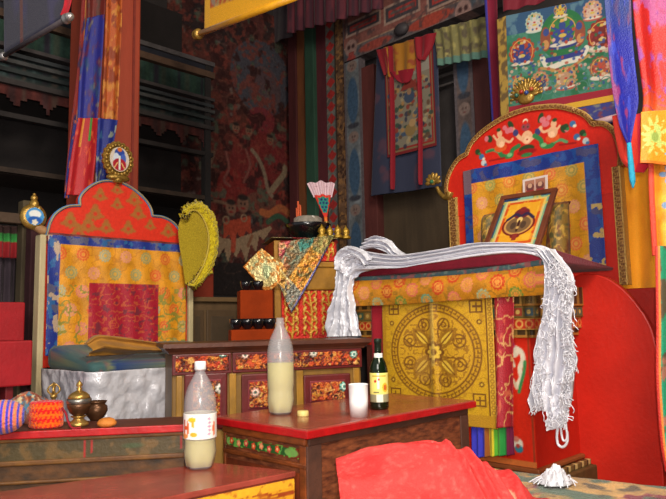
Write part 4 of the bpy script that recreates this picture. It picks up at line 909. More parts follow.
# ---- patchwork cloth laid cornerwise over the altar
FS = Fr(ony(279, 290, 3.335), math.radians(-12)); qs = FS.q
dia = [(242.5, 266.5), (261.5, 247.5), (279.5, 262), (280, 284), (272, 290), (264, 291)]
def polysheet(name, plane_map, poly2, res, colfn, mat, parent, thick=.004, wave=None):
    x0, x1 = min(p[0] for p in poly2), max(p[0] for p in poly2); y0, y1 = min(p[1] for p in poly2), max(p[1] for p in poly2)
    cv = Cv(x0, x1, y0, y1, res, (200, 180, 120)); colfn(cv); m = inside(cv.X, cv.Y, poly2)
    return panel(name, cv, plane_map, mat, parent, thick, m, wave(cv) if wave else None)
tc = thing('patchwork_cloth', AL.P(.2, zA, -.1), 'patchwork altar cloth of foil brocade squares hanging in points under the black bowl', 'cloth')
d2 = [qs(*p) for p in dia]
def col_side(cv):
    cv.img[:] = (206, 186, 120); cx, cy = qs(262, 270); cv.ell(cx, cy, .055, .055, (170, 178, 130)); cv.speck((236, 214, 150), .03, .5, 4, .9); cv.speck((196, 120, 50), .035, .58, 5, .8)
    e = ~inside(cv.X, cv.Y, [(cx + (x - cx) * .82, cy + (y - cy) * .82) for x, y in d2]); cv.img[e & (fbm(cv.X / .02, cv.Y / .02, 6) > .42)] = (210, 130, 50)
side_flap = polysheet('side_flap', FS.map(.0), d2, .004, col_side, FOIL, tc, .004, lambda cv: (.008 * fbm(cv.X * 14, cv.Y * 14, 9))[..., None] * FS.n)
qf = lambda px, py: AL.q(px, py, .032)
fl = [qf(*p) for p in [(278, 284), (291, 314), (306, 290), (329, 246), (336, 234), (278, 242)]]
def col_front(cv):
    cv.img[:] = (150, 130, 80)
    def pl(pts, col): cv.poly([qf(*p) for p in pts], col)
    pl([(270, 236), (300, 236), (284, 262), (270, 248)], (150, 60, 66)); pl([(292, 238), (318, 236), (287, 280), (280, 262)], (110, 104, 80)); pl([(296, 238), (318, 234), (312, 246), (300, 252)], (50, 110, 100)); pl([(312, 246), (330, 240), (300, 296), (287, 278)], (190, 130, 44)); pl([(314, 238), (336, 232), (324, 256), (312, 250)], (120, 112, 60)); pl([(276, 270), (287, 276), (301, 292), (291, 316), (276, 300)], (112, 110, 100)); pl([(276, 256), (287, 270), (284, 290), (274, 280)], (210, 160, 80))
    cv.speck((70, 96, 84), .03, .6, 11, .6); cv.speck((176, 90, 50), .03, .64, 12, .6); cv.speck((196, 164, 90), .022, .62, 13, .6); cv.speck((100, 70, 40), .02, .62, 14, .7)
    for p, r in [(qf(284, 262), 0), (qf(300, 250), 0)]: pass
    cv.line([qf(262, 247), qf(285, 276), qf(292, 284)], .006, (230, 214, 150)); cv.line([qf(318, 236), qf(288, 278)], .005, (120, 90, 50)); cv.line([qf(291, 313), qf(328, 247)], .012, (86, 84, 130))
polysheet('front_flap', AL.map(.032), fl, .004, col_front, FOIL, tc, .004, lambda cv: (.012 * fbm(cv.X * 9, cv.Y * 9, 19))[..., None] * AL.n)
U, V = np.meshgrid(np.linspace(-.02, aR2, 50), np.linspace(.034, -.28, 24))
P = AL.o + U[..., None] * AL.u + V[..., None] * AL.n + (zA + .006 + .006 * fbm(U * 9, V * 9, 21))[..., None] * np.array([0, 0, 1.]); C = const(U.shape, (130, 120, 80)); C = blend(C, (fbm(U * 12, V * 12, 23) - .55) * 9, (170, 60, 60)); C = blend(C, (fbm(U * 14, V * 14, 25) - .58) * 9, (50, 110, 96))
sheet('top_cloth', P, C, FOIL, tc, .003)
# ---- on the altar: wide black bowl with incense, peacock-feather fan vase, small ornaments
c = AL.P(AL.q(308, 238, -.12)[0], zA + .016, -.12)
t = thing('incense_bowl', c, 'wide black bowl filled with ash and incense sticks on the patchwork cloth', 'bowl')
MB().lathe([(r * 1.12, z * 1.1) for r, z in [(.001, 0), (.05, 0), (.055, .006), (.085, .03), (.108, .058), (.115, .075), (.113, .078), (.10, .070), (.08, .045), (.001, .035)]], c, 40).build('bowl_body', black, t)
MB().lathe([(.001, .055), (.078, .068), (.082, .086), (.078, .118), (.06, .130), (.001, .134)], c, 34, wob=lambda t_, z: 1 + .04 * math.cos(5 * t_ + z * 60)).build('ash_heap', flat('grey_ash', (150, 140, 128), .95, var=(40, .4), bump=(60, .6)), t)
stick = flat('orange_incense', (206, 90, 50), .8, bump=None)
for k, (dx, dy, hh) in enumerate([(-.050, -.02, .215), (-.038, -.03, .19), (-.058, -.01, .18), (-.044, .0, .20)]): MB().tube([c + np.array([dx, dy, .08]), c + np.array([dx * 1.03, dy, hh])], .0055, 8).build('incense_stick', stick, t)
MB().ball(c + np.array([.03, -.06, .112]), .012, .012, .016).build('white_offering', flat('white_bud', (220, 214, 206), .6), t); 
c = AL.P(AL.q(326.5, 236, -.27)[0], zA + .016, -.27)
t = thing('peacock_vase', c, 'brass vase holding a fan of peacock feathers with a pale silk fringe', 'vase')
MB().lathe([(.001, 0), (.022, 0), (.024, .006), (.012, .016), (.020, .030), (.028, .056), (.026, .080), (.012, .100), (.011, .116), (.017, .124), (.016, .130), (.001, .130)], c, 26).build('vase_body', brass, t)
tipc = c + np.array([0, 0, .128])
e1 = np.array([math.cos(.15), math.sin(.15) * 0 + .1, 0]); e1 /= np.linalg.norm(e1); e2 = np.array([-.11, .02, .99]); e2 /= np.linalg.norm(e2); nf = np.cross(e1, e2)
def fan(name, r0, r1, hw, colfn, parent, off, ph=0):
    cv_r, cv_t = np.meshgrid(np.linspace(r0, r1, 70), np.linspace(-hw, hw, 60), indexing='ij'); rr = cv_r * (1 + .02 * np.cos(cv_t * 22) * (cv_r > r1 * .9))
    P = tipc + np.multiply.outer(rr * np.sin(cv_t), e1) + np.multiply.outer(rr * np.cos(cv_t), e2) + (off + .006 * np.cos(cv_t * 30) * (cv_r / r1))[..., None] * nf
    return sheet(name, P, colfn(cv_r, cv_t), CLOTH, parent, .003)
def feath(r, th):
    C = const(r.shape, (70, 110, 80)); ed = (np.abs(th) > .225) | (r > .15) | (r < .055); C[ed] = (206, 54, 40)
    for (rr, tt) in [(.09, -.1), (.09, .1), (.115, -.15), (.115, 0), (.115, .15), (.136, -.08), (.136, .09), (.07, 0)]:
        d = np.hypot((r - rr), (th - tt) * r); C[d < .014] = (40, 130, 120); C[d < .007] = (30, 40, 96)
    return C
fan('feather_fan', .012, .165, .30, feath, t, .0)
fan('silk_fringe', .158, .245, .34, lambda r, th: blend(const(r.shape, (206, 176, 186)), ((th * 14) % 1 < .16) * 1., (150, 110, 116)), t, -.004)
MB().tube([tipc - np.array([0, 0, .02]), tipc + e2 * .03], .010, 10).build('binding', flat('orange_binding', (226, 110, 40), .6), t)
c = AL.P(AL.q(334, 236, -.07)[0], zA + .014, -.07)
tag(MB().ball(c + np.array([0, 0, .032]), .034, .034, .032).build('violet_ball', flat('violet_silk', (96, 84, 190), .5, sheen=.2), None, c), 'small violet silk ball right of the incense bowl', 'ornament')
for k, (px, py, z_) in enumerate([(322, 244, .0), (330, 241, .01), (338, 246, .0), (346, 243, .0)]):
    c = AL.P(AL.q(px, py, 0.0 - .03 * (k % 2))[0], zA + .014, 0.0 - .03 * (k % 2))
    m_ = MB(); m_.lathe([(.001, 0), (.026, 0), (.022, .012), (.012, .022), (.020, .034), (.016, .05), (.006, .062), (.001, .075)], c, 18, wob=lambda t_, z: 1 + .15 * math.cos(6 * t_))
    tag(m_.build('gold_ornament', flat('ornament_gold', (190, 150, 50), .4, metal=.5, var=(40, .4), bump=(50, .3)), None, c), 'small gilded offering ornament at the altar edge, ' + ['leftmost, beside the violet ball', 'second from the left', 'third from the left', 'rightmost, nearest the white scarf'][k], 'ornament', 'gilded altar ornaments')
# ================================================================== THE GREAT THRONE AT RIGHT
TA = 3.18; q = qa(TA); mp = mapa(TA)
lacq = flat('red_lacquer', (206, 34, 16), .5, var=(7, .18), coat=.08)
lacq_shade = flat('shaded_red_lacquer', (176, 30, 18), .5, var=(7, .22), coat=.08)  # same red lacquer darkened, so the rear block's shade sits in its colour
t = thing('great_throne', RW(2.8, 1.75, 0), 'great red throne with a carved arched headboard painted with figures, at right', 'throne')
G_T = t
left = [(449.5, 197), (447, 189), (449.5, 176), (455, 165), (461, 158), (468, 154)]
arch = [(467.5, 154), (472, 144), (481, 134), (495, 123.5), (510, 115.5), (528, 109.5), (546, 107), (562, 107), (577, 111), (587, 116), (595, 125)]
right = [(594, 124), (604, 124), (613, 129.5), (619, 140), (622, 153), (621.5, 166)]
up = np.vstack([spline([q(*p) for p in left], 30), spline([q(*p) for p in arch], 70)[1:], spline([q(*p) for p in right], 30)[1:]])
sl, sr = up[0][0] , q(617, 220)[0]; zb = .95
outl = [tuple(p) for p in up] + [(sr, up[-1][1]), (sr, zb), (sl, zb)]
MB().prism([mp(np.array(x), np.array(z)) for x, z in outl], -NA * .05).build('headboard', lacq, t)
cv = Cv(sl, up[:, 0].max(), 1.40, up[:, 1].max(), .004, (206, 34, 16)); cv.tone(.1, .2, 4)
SK = (222, 170, 130); GRN = (50, 120, 66); DG = (40, 66, 34); BL = (60, 110, 160); PK = (206, 110, 120); WH = (230, 214, 190); RD = (150, 16, 16)
def pt(px, py): return q(px, py)
u_ = .98 * abs(pt(540, 140)[0] - pt(530, 140)[0]) / 10
def E(px, py, rx, ry, col, rot=0): c = pt(px, py); cv.ell(c[0], c[1], rx * u_, ry * u_, col, rot)
def Ln(pts, w, col): cv.line([pt(*p) for p in pts], w * u_, col)
# middle figure, arms raised
Ln([(527, 142), (519, 137), (513, 129)], 4, SK); Ln([(527, 142), (535, 136), (541, 128)], 4, SK)
E(511, 125, 2.6, 4.5, DG, .5); E(541, 118, 2.6, 5, DG, -.4); E(508, 131, 3, 3, PK); E(546, 124, 4, 3, PK)
E(516, 133, 3, 3.4, (60, 60, 110)); E(538, 132, 3, 3.4, (60, 60, 110))
E(527, 149, 8, 4, DG); E(527, 152, 10, 3, RD); E(527, 155, 6, 2, GRN); E(527.5, 137.5, 6, 6.6, SK); E(527.5, 139.5, 3.4, 3.4, (236, 190, 150)); E(527.5, 139.5, .8, .8, RD); E(526, 127, 4.6, 4, (150, 60, 70)); E(525.7, 121.5, 2.8, 2.6, WH); E(525.7, 122.6, 2.2, 1.9, (206, 34, 16)); E(524, 127, .8, .8, DG); E(528, 127, .8, .8, DG)
def mermaid(cx, cy, sg):
    X = lambda dx: cx + sg * dx
    Ln([(X(-2), cy + 8), (X(2), cy + 13), (X(10), cy + 13), (X(12), cy + 7), (X(18), cy + 3)], 4.5, GRN); Ln([(X(-14), cy + 9), (X(-8), cy + 7), (X(-2), cy + 9)], 3, (90, 150, 100)); E(X(9), cy + 12, 3, 2, (120, 180, 120))
    E(X(0), cy + 5, 7, 4.2, (216, 84, 30)); E(X(0), cy - 1, 5, 5.6, SK); E(X(1), cy + 1.5, 3.2, 3, (236, 190, 150)); E(X(-1), cy - 9, 3, 3.6, SK); E(X(-2), cy - 13, 2.4, 1.8, DG); Ln([(X(3), cy - 3), (X(9), cy - 1), (X(12), cy - 4)], 2.6, SK); Ln([(X(-4), cy - 3), (X(-7), cy - 7)], 2.4, SK)
    E(X(-11), cy - 4, 3, 4, DG, .4); E(X(-14), cy - 4, 2.4, 3, PK); E(X(10), cy - 13, 3.4, 3, PK); E(X(4), cy - 15, 2.5, 2.5, PK)
mermaid(501, 143, 1); mermaid(553, 133, -1)
for px, py, a_ in [(482, 157, 0), (478, 152, 1), (484, 163, 2), (577, 137, 0), (583, 133, 1), (586, 141, 2), (566, 127, 1), (573, 124, 0)]:
    E(px, py, 3, 3, [BL, DG, (190, 200, 200)][a_]); E(px + 2, py + 2, 1.8, 1.5, [WH, GRN, BL][a_])
Ln([(488, 152), (494, 150)], 2, GRN); Ln([(560, 145), (576, 143)], 1.6, RD); Ln([(490, 161), (505, 158)], 1.6, RD)
mk = inside(cv.X, cv.Y, outl)
panel('painted_front', cv, mapa(TA - .004), BOARD, t, .003, mk)
# carved key-pattern border
Pth = up; n = len(Pth); arc = np.concatenate([[0], np.cumsum(np.hypot(*np.diff(Pth, axis=0).T))])
NB_ = 420; ii = np.linspace(0, arc[-1], NB_); PP = np.stack([np.interp(ii, arc, Pth[:, 0]), np.interp(ii, arc, Pth[:, 1])], 1)
Tn = np.gradient(PP, axis=0); Tn /= np.linalg.norm(Tn, axis=1)[:, None] + 1e-9; Nn = np.stack([-Tn[:, 1], Tn[:, 0]], 1)
ker = np.ones(5) / 5
for k in range(2): Nn[:, k] = np.convolve(np.pad(Nn[:, k], 2, 'edge'), ker, 'valid')
def keypat(L, W, nL, nW):
    l, w = np.meshgrid(L, W, indexing='ij'); s = (l / .030) % 1; C = const(l.shape, (124, 78, 38))
    g = ((s > .12) & (s < .24)) & (w > .2) | ((s > .24) & (s < .74)) & (w > .62) & (w < .78) | ((s > .62) & (s < .74)) & (w > .38) | ((s > .40) & (s < .74)) & (w > .34) & (w < .46) | (s > .74) & (w < .3) & (w > .14)
    C[g] = (176, 130, 66); C[(w > .80)] = (206, 164, 88); C[w < .14] = (206, 164, 84); return C
ws = np.linspace(0, 1, 20); prof = .014 + .006 * np.sin(PI * ws)
Wd = .029
G = np.array([[mp(np.array(p[0] + nv[0] * (w - .55) * Wd), np.array(p[1] + nv[1] * (w - .55) * Wd)) + NA * pr_ for w, pr_ in zip(ws, prof)] for p, nv in zip(PP, Nn)])
C = keypat(ii, ws, NB_, 20)
sheet('carved_border', G.transpose(1, 0, 2), C.transpose(1, 0, 2), GILT, t, .03)
def post(name, x0, x1, ztop, zbot):
    A, B = q(x0, 220)[0], q(x1, 220)[0]; cv = Cv(A, B, zbot, ztop, .003, (0, 0, 0)); w = (cv.X - A) / (B - A); 
    C = keypat(np.linspace(zbot, ztop, cv.ny), np.linspace(0, 1, cv.nx), 0, 0); cv.img = C; return panel(name, cv, mapa(TA - .012), GILT, t, .05)
post('post', 450, 459, up[0][1] - .01, zb); post('post', 616, 624.5, up[-1][1] + .0, zb)
# gilded leaf scroll on the left shoulder
mb = MB(); mb.tube([ona(x, y, TA - .012) for x, y in [(450, 192), (449, 196), (445, 197.5), (440, 193), (437, 187)]], [.024, .022, .016, .012, .010], 10, 24); mb.build('scroll', gilt, t)
c0 = ona(433, 182, TA - .015); mb = MB()
for k in range(7):
    th = PI / 2 + (k - 3) * .55; e = np.array([-S2 * -1 * math.cos(th), -S2 * math.cos(th), math.sin(th)]) if False else (np.array([S2, -S2, 0]) * math.cos(th) + np.array([0, 0, 1.]) * math.sin(th))
    mb.ball(c0 + e * .034, .026, .010, .014, ax=(e, NA, np.cross(e, NA)))
mb.ball(c0, .022, .016, .022); leaf = mb.build('leaf_finial', gilt, t); 
MB().ball(c0 + NA * .012, .013).build('green_jewel', flat('green_enamel', (60, 120, 80), .3), leaf)
# flaming jewel at the top of the arch, in front of the large painting
c0 = ona(526, 96, TA + .02); mb = MB(); e1 = np.array([S2, -S2, 0]); e2 = np.array([0, 0, 1.])
for k in range(15):
    th = PI * (k / 14); e = e1 * math.cos(th) + e2 * math.sin(th); mb.ball(c0 + e * (.045 + .012 * (k % 2)), .034, .012, .012, ax=(e, NA, np.cross(e, NA)))
    mb.ball(c0 + e * .085, .016, .008, .008, ax=(e, NA, np.cross(e, NA)))
mb.ball(c0 + e2 * -.012, .05, .022, .035, ax=(e1, NA, e2))
j = mb.build('flaming_jewel', gilt, t)
for k, col in enumerate([(60, 110, 90), (190, 60, 40), (50, 80, 150), (190, 90, 60)]): MB().ball(c0 + e1 * (.03 * (k - 1.5)) + e2 * (.01 + .012 * (k % 2)) + NA * .022, .012).build('enamel_bead', flat('bead_%d' % k, col, .3), j)
# ---- seat block
BL0, BR0 = 2.22, 1.325
AF = 2.45
MB().rbox(AF, 3.16, BR0, BL0, .20, .93).build('seat_block', lacq, t, bevel=.006)
MB().rbox(AF + .02, 3.2, BR0 + .02, BL0, 0, .10).build('plinth', flat('dark_plinth', (84, 22, 20), .6), t)
# foot moulding with painted scroll leaves
def footm(z0, z1, o, mat, name): return MB().rbox(AF - o, 3.18, BR0 - o, BL0 + o * .5, z0, z1).build(name, mat, t, bevel=.006)
footm(.10, .165, .07, flat('olive_moulding', (96, 74, 40), .55, var=(20, .4)), 'foot_moulding'); footm(.185, .205, .02, flat('red_gold_fillet', (150, 80, 40), .5), 'fillet')
for side in (0, 1):
    if side == 0: cv = Cv(-(BL0), -(BR0 - .05), .165, .187, .004, (112, 88, 50)); mpp = mapa(AF - .045)
    else: cv = Cv(AF - .05, 3.1, .165, .187, .004, (112, 88, 50)); mpp = mapb(BR0 - .045)
    k = cv.x0
    cv.img[((cv.X * 16) % 1) < .35] = (196, 170, 110); cv.img[((cv.X * 16) % 1) > .85] = (50, 36, 26)
    P = mpp(cv.X, cv.Y); sheet('leaf_band', P, cv.img, BOARD, t, .02)
# carved cornice bands under the brocade (front and right side)
BANDS = [(.955, .995, .06, 'a'), (.90, .955, .045, 'b'), (.865, .90, .04, 'c'), (.84, .865, .02, 'd')]
qf = qa(AF - .05)
zz = [q_ for q_ in [qf(520, y)[1] for y in (298, 306, 318, 330, 338)]]
def band(z0, z1, o, fn, name):
    for side in (0, 1):
        cv = Cv(-(BL0 + .02), -(BR0 - o), z0, z1, .0035, (120, 90, 40)) if side == 0 else Cv(AF - o, 3.1, z0, z1, .0035, (120, 90, 40))
        fn(cv); mpp = mapa(AF - o) if side == 0 else mapb(BR0 - o); sheet(name, mpp(cv.X, cv.Y), cv.img, BOARD, t, o)
def f_sq(cv):
    h = cv.y1 - cv.y0; cv.img[:] = (110, 90, 44); x = cv.x0; k = 0
    while x < cv.x1:
        cv.rect(x + .006, x + h * .9, cv.y0 + .008, cv.y1 - .008, [(60, 96, 80), (150, 110, 50), (150, 50, 36), (50, 80, 96)][k % 4]); cv.ell(x + h * .48, (cv.y0 + cv.y1) / 2, h * .2, h * .2, (206, 170, 90)); x += h; k += 1
def f_scroll(cv):
    h = cv.y1 - cv.y0; cv.img[:] = (190, 44, 26); x = cv.x0
    while x < cv.x1: cv.ring(x + h * .5, (cv.y0 + cv.y1) / 2, h * .3, .008, (216, 160, 80)); x += h * .9
    cv.rect(cv.x0, cv.x1, cv.y0, cv.y0 + .006, (200, 150, 70)); cv.rect(cv.x0, cv.x1, cv.y1 - .006, cv.y1, (200, 150, 70))
def f_leaf(cv):
    cv.img[:] = (70, 52, 26); cv.img[((cv.X * 18) % 1) < .4] = (150, 116, 54); cv.rect(cv.x0, cv.x1, cv.y0, cv.y0 + .01, (176, 120, 50))
band(zz[1], zz[0] + .05, .055, f_leaf, 'cornice_band'); band(zz[2], zz[1], .05, f_sq, 'cornice_band'); band(zz[3], zz[2], .04, f_scroll, 'cornice_band'); band(zz[4], zz[3], .025, f_leaf, 'cornice_band')
# painted front of the seat block: snow lion and flowers on the corner pilaster
qf = qa(AF - .004); s0, s1 = -(BL0), -BR0; cv = Cv(s0, s1, .205, zz[4], .005, (214, 40, 16)); cv.tone(.08, .2, 4)
um = abs(qf(520, 380)[0] - qf(510, 380)[0]) / 10
def e_(px, py, rx, ry, col, rot=0): c = qf(px, py); cv.ell(c[0], c[1], rx * um, ry * um, col, rot)
def l_(pts, w, col): cv.line([qf(*p) for p in pts], w * um, col)
l_([(515, 348), (521, 352), (523, 360), (520, 368), (521, 378), (517, 386)], 5, (232, 222, 196)); e_(514, 352, 5, 5, (232, 222, 196)); l_([(508, 356), (512, 360), (514, 366)], 3, (232, 222, 196)); e_(512, 351, 1, 1, (30, 40, 40)); l_([(525, 362), (524, 372), (521, 384), (519, 392)], 3, (60, 140, 80)); e_(509, 345, 6, 4, (180, 40, 90)); l_([(513, 380), (517, 388)], 3, (220, 200, 170))
e_(518, 444, 5, 5, (230, 220, 200)); e_(519, 449, 4, 3.4, (40, 130, 150)); e_(516, 439, 3, 2.5, (200, 120, 100)); e_(518, 446, 2, 2, (180, 60, 50))
cv.rect(qf(350, 350)[0] - .3, qf(376, 350)[0], cv.y0, qf(365, 345)[1], (92, 46, 36))
cv.line([(s1 - .008, cv.y0), (s1 - .008, cv.y1)], .008, (150, 60, 30)); cv.rect(s0, s1, cv.y0, cv.y0 + .02, (206, 110, 50))
panel('painted_front', cv, mapa(AF - .004), BOARD, t, .003)
# ---- red side board with a rounded shoulder, and the red block behind it
AB = 2.84; qB = qa(AB)
ol = [(569, 478), (570, 380), (571, 300), (572, 281), (576, 275.5), (584, 273.5), (596, 274.5), (607, 278), (618, 285), (629, 295), (639, 307), (647, 319), (653, 333), (657, 350), (660, 400), (663, 482)]
pts = [qB(*p) for p in ol]; sp_ = spline(pts[2:14], 60); pts = pts[:2] + [tuple(p) for p in sp_] + pts[14:]
zmin = .0; pts[0] = (pts[0][0], zmin); pts[-1] = (pts[-1][0], zmin)
MB().prism([mapa(AB)(np.array(x), np.array(z)) for x, z in pts], -NA * .04).build('side_board', lacq, t, bevel=.006)
qK = qa(3.0); zt_ = qK(640, 288)[1]
MB().rbox(3.0, 3.16, -qK(672, 300)[0], -qK(606, 300)[0], 0, zt_).build('rear_block', lacq_shade, t, bevel=.006)
# ---- cloths on the seat
def bandcloth(name, top, bot, a, colfn, label, cat, nx=220, ny=40, mat=BROC, bulge=.02, amp=.003, th=.004):
    T_ = spline([ona(x, y, a) for x, y in top], nx); B_ = spline([ona(x, y, a) for x, y in bot], nx)
    v = np.linspace(0, 1, ny)[:, None, None]; P = B_[None] * (1 - v) + T_[None] * v
    L = np.concatenate([[0], np.cumsum(np.linalg.norm(np.diff(B_, axis=0), axis=1))]); X = np.broadcast_to(L[None], P.shape[:2]); Z = v[..., 0] * np.linalg.norm(T_ - B_, axis=1)[None]
    d = bulge * np.sin(PI * v[..., 0] * .9) + amp * np.sin(X * 26 + 3 * Z) + amp * 2 * fbm(X * 6, Z * 6, 3)
    return tag(sheet(name, P + d[..., None] * NA, colfn(X, Z), mat, None, th), label, cat)
def med_cloth(X, Z):
    cv = Cv(0, 1, 0, .3, .0045, (206, 136, 24)); cv.tone(.15, .04, 2); cv.vein((150, 110, 30), .05, .05, 6, .7)
    cols = [(226, 120, 96), (200, 60, 20), (110, 170, 140), (230, 140, 100), (110, 140, 50), (206, 70, 30), (170, 190, 150), (222, 110, 90)]
    for k in range(16):
        cx = .03 + k * .073; cz = .06 if k % 2 else .105
        for czz in (cz, cz + .10, cz - .10): cv.flower(cx, czz, .034, 12, cols[(k * 3 + int(czz * 10)) % 8], .2); cv.ring(cx, czz, .02, .006, (226, 160, 60)); cv.flower(cx, czz, .014, 6, (226, 150, 60), .3)
    i = np.clip((X * (cv.nx - 1)).astype(int), 0, cv.nx - 1); j = np.clip((Z / .3 * (cv.ny - 1)).astype(int), 0, cv.ny - 1); return cv.img[j, i]
A1 = 2.345
o = bandcloth('brocade_valance', [(352, 281), (400, 279), (450, 275.5), (500, 271), (530, 267), (547, 265)], [(351, 306.5), (400, 304.5), (450, 301), (500, 297.5), (530, 296), (547, 295)], A1, med_cloth, 'yellow brocade valance with round medallions along the front edge of the great throne', 'valance')
# wraps a little round the right corner
def teal_c(X, Z): C = const(X.shape, (70, 96, 100)); C = blend(C, (fbm(X * 40, Z * 30, 5) - .55) * 9, (150, 90, 90)); return blend(C, (fbm(X * 50, Z * 40, 8) - .6) * 9, (110, 130, 120))
bandcloth('teal_cover', [(356, 277), (400, 275), (450, 271), (500, 266), (530, 261.5), (547, 259)], [(354, 283), (400, 281), (450, 277.5), (500, 273), (530, 269), (547, 267)], A1 + .006, teal_c, 'thin teal patterned cover showing as a line above the yellow valance', 'cover', ny=10, bulge=.006, mat=CLOTH)
mb = MB()
lL, lR = ona(357, 277.5, A1 + .02), ona(549, 261, A1 + .02); uL, uR = ona(358, 268, A1 + .02), ona(551, 248, A1 + .02)
bk = 0.60; AA = np.array([S2, S2, 0])
mb.hexa([lL, lR, lR + AA * bk - np.array([0, 0, .012]), lL + AA * bk, uL, uR, uR + AA * bk - np.array([0, 0, .05]), uL + AA * bk])
tag(mb.build('seat_cushion', flat('maroon_wool', (140, 20, 46), .85, sheen=.2, bump=(120, .3)), None, None, .012, 3), 'flat maroon seat cushion on the great throne under the white silk scarf', 'cushion')
# ---- hanging mandala brocade with red strips and rainbow pleats
A2 = 2.372; qm = qa(A2)
s0, s1 = qm(384, 352)[0], qm(494, 352)[0]; z1 = qm(440, 296)[1]; z0 = qm(494, 429)[1]
KX = 1.14; r0_, r1_ = s0, s1; s0, s1 = s0 / KX, s1 / KX
cv = Cv(s0, s1, z0, z1, .0032, (206, 158, 24)); cv.vein((166, 116, 20), .03, .06, 4, .55)
cx, cz = qm(435, 352); cx /= KX; R = (qm(439, 304)[1] - qm(439, 400)[1]) / 2
BR_ = (118, 74, 14); LT = (226, 186, 60)
cv.ell(cx, cz, R, R, (196, 146, 20)); cv.ring(cx, cz, R, .006, BR_); cv.ring(cx, cz, R * .86, .006, BR_)
for k in range(64):
    th = 2 * PI * k / 64; c_, s_ = math.cos(th), math.sin(th); r0, r1 = R * (.89 if k % 2 else .93), R * .97; cv.line([(cx + r0 * c_, cz + r0 * s_), (cx + r1 * c_, cz + r1 * s_)], .005, BR_)
    th2 = th + .05; cv.line([(cx + R * .93 * c_, cz + R * .93 * s_), (cx + R * .93 * math.cos(th2), cz + R * .93 * math.sin(th2))], .005, BR_)
cv.ell(cx, cz, R * .83, R * .83, (206, 156, 30)); _d = np.hypot(cv.X - cx, cv.Y - cz); _m = np.abs(fbm(cv.X / .022, cv.Y / .022, 44, 2) - .5) < .07; cv.img[_m & (_d < R * .80)] = (160, 112, 24)
for k in range(8):
    th = 2 * PI * k / 8 + PI / 8; c_, s_ = math.cos(th), math.sin(th)
    cv.ring(cx + R * .62 * c_, cz + R * .62 * s_, R * .13, .006, BR_); cv.ring(cx + R * .62 * c_, cz + R * .62 * s_, R * .05, .005, BR_); cv.line([(cx + R * .3 * c_, cz + R * .3 * s_), (cx + R * .5 * c_ - R * .08 * s_, cz + R * .5 * s_ + R * .08 * c_), (cx + R * .75 * c_ - R * .02 * s_, cz + R * .75 * s_)], .006, BR_)
for k in range(4):
    th = PI / 2 * k + PI / 4; c_, s_ = math.cos(th), math.sin(th); cv.ell(cx + R * .38 * c_, cz + R * .38 * s_, R * .30, R * .13, (150, 104, 20), rot=th); cv.ell(cx + R * .38 * c_, cz + R * .38 * s_, R * .22, R * .07, LT, rot=th); cv.line([(cx, cz), (cx + R * .7 * c_, cz + R * .7 * s_)], .006, BR_)
    for sg in (-.35, .35): cv.line([(cx + R * .2 * c_, cz + R * .2 * s_), (cx + R * .5 * math.cos(th + sg), cz + R * .5 * math.sin(th + sg)), (cx + R * .68 * c_, cz + R * .68 * s_)], .007, (160, 112, 22))
cv.flower(cx, cz, R * .24, 8, BR_, .3); cv.flower(cx, cz, R * .17, 8, LT, .3); cv.ell(cx, cz, R * .07, R * .07, BR_)
# fret squares in the corners, small suns between
for sx in (-1, 1):
    for sz in (-1, 1):
        x, z = cx + sx * R * .93, cz + sz * R * .93; h = R * .13
        cv.rect(x - h, x + h, z - h, z + h, BR_); cv.rect(x - h * .78, x + h * .78, z - h * .78, z + h * .78, (206, 158, 24)); cv.rect(x - h * .15, x + h * .15, z - h, z + h * .6, BR_); cv.rect(x - h * .6, x + h, z - h * .15, z + h * .15, BR_)
        cv.flower(cx + sx * R * .98, cz + sz * R * .62, R * .06, 8, BR_, .3, LT)
cv.rect(s0, s0 + .02, z0, z1, (186, 136, 22)); cv.rect(s1 - .03, s1 - .024, z0, z1, BR_); cv.rect(s1 - .024, s1, z0, z1, (216, 170, 50))
for k in range(26): cv.ring(s1 - .012, z0 + k * (z1 - z0) / 26, .007, .004, (150, 104, 26))
cv.rect(s0, s1, z0, z0 + .05, (190, 140, 30)); cv.speck((150, 104, 26), .02, .56, 9, .0)
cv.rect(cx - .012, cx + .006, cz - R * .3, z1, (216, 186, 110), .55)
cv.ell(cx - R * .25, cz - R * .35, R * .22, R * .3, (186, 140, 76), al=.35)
wv = .006 * np.sin((cv.X - s0) * 22) + .012 * np.exp(-((cv.X - cx) / .02) ** 2) + .01 * fbm(cv.X * 5, cv.Y * 4, 4)
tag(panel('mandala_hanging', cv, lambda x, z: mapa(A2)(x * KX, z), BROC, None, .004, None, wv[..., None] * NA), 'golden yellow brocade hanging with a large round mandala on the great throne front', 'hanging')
def redstrip(u, v):
    C = const(u.shape, (164, 26, 40)); f = np.abs(fbm(u * 3, v * 14, 15, 2) - .5); C[f < .05] = (206, 150, 90); C = blend(C, (fbm(u * 4, v * 16, 17) - .62) * 9, (196, 90, 60)); return C
hang('hanging_strip', [(494, 294), (496, 360), (496, 428)], [(514, 292), (513, 360), (513, 427)], A2 - .01, redstrip, 'maroon brocade strip with golden scrolls right of the mandala hanging', 'hanging', None, BROC, .006, 1.2, 100, 30, NA, ona)
hang('hanging_strip', [(371, 302), (372, 360)], [(386, 302), (386, 360)], A2 + .005, lambda u, v: const(u.shape, (156, 24, 40)), 'plain dark red strip left of the mandala hanging', 'hanging', None, CLOTH, .004, 1, 40, 16, NA, ona)
def rainb(u, v):
    C = const(u.shape, (60, 60, 190)); C[u > .34] = (150, 84, 30); C[u > .44] = (206, 186, 40); C[u > .56] = (90, 170, 50); C[u > .72] = (40, 140, 60); C[u > .88] = (110, 20, 60); return C
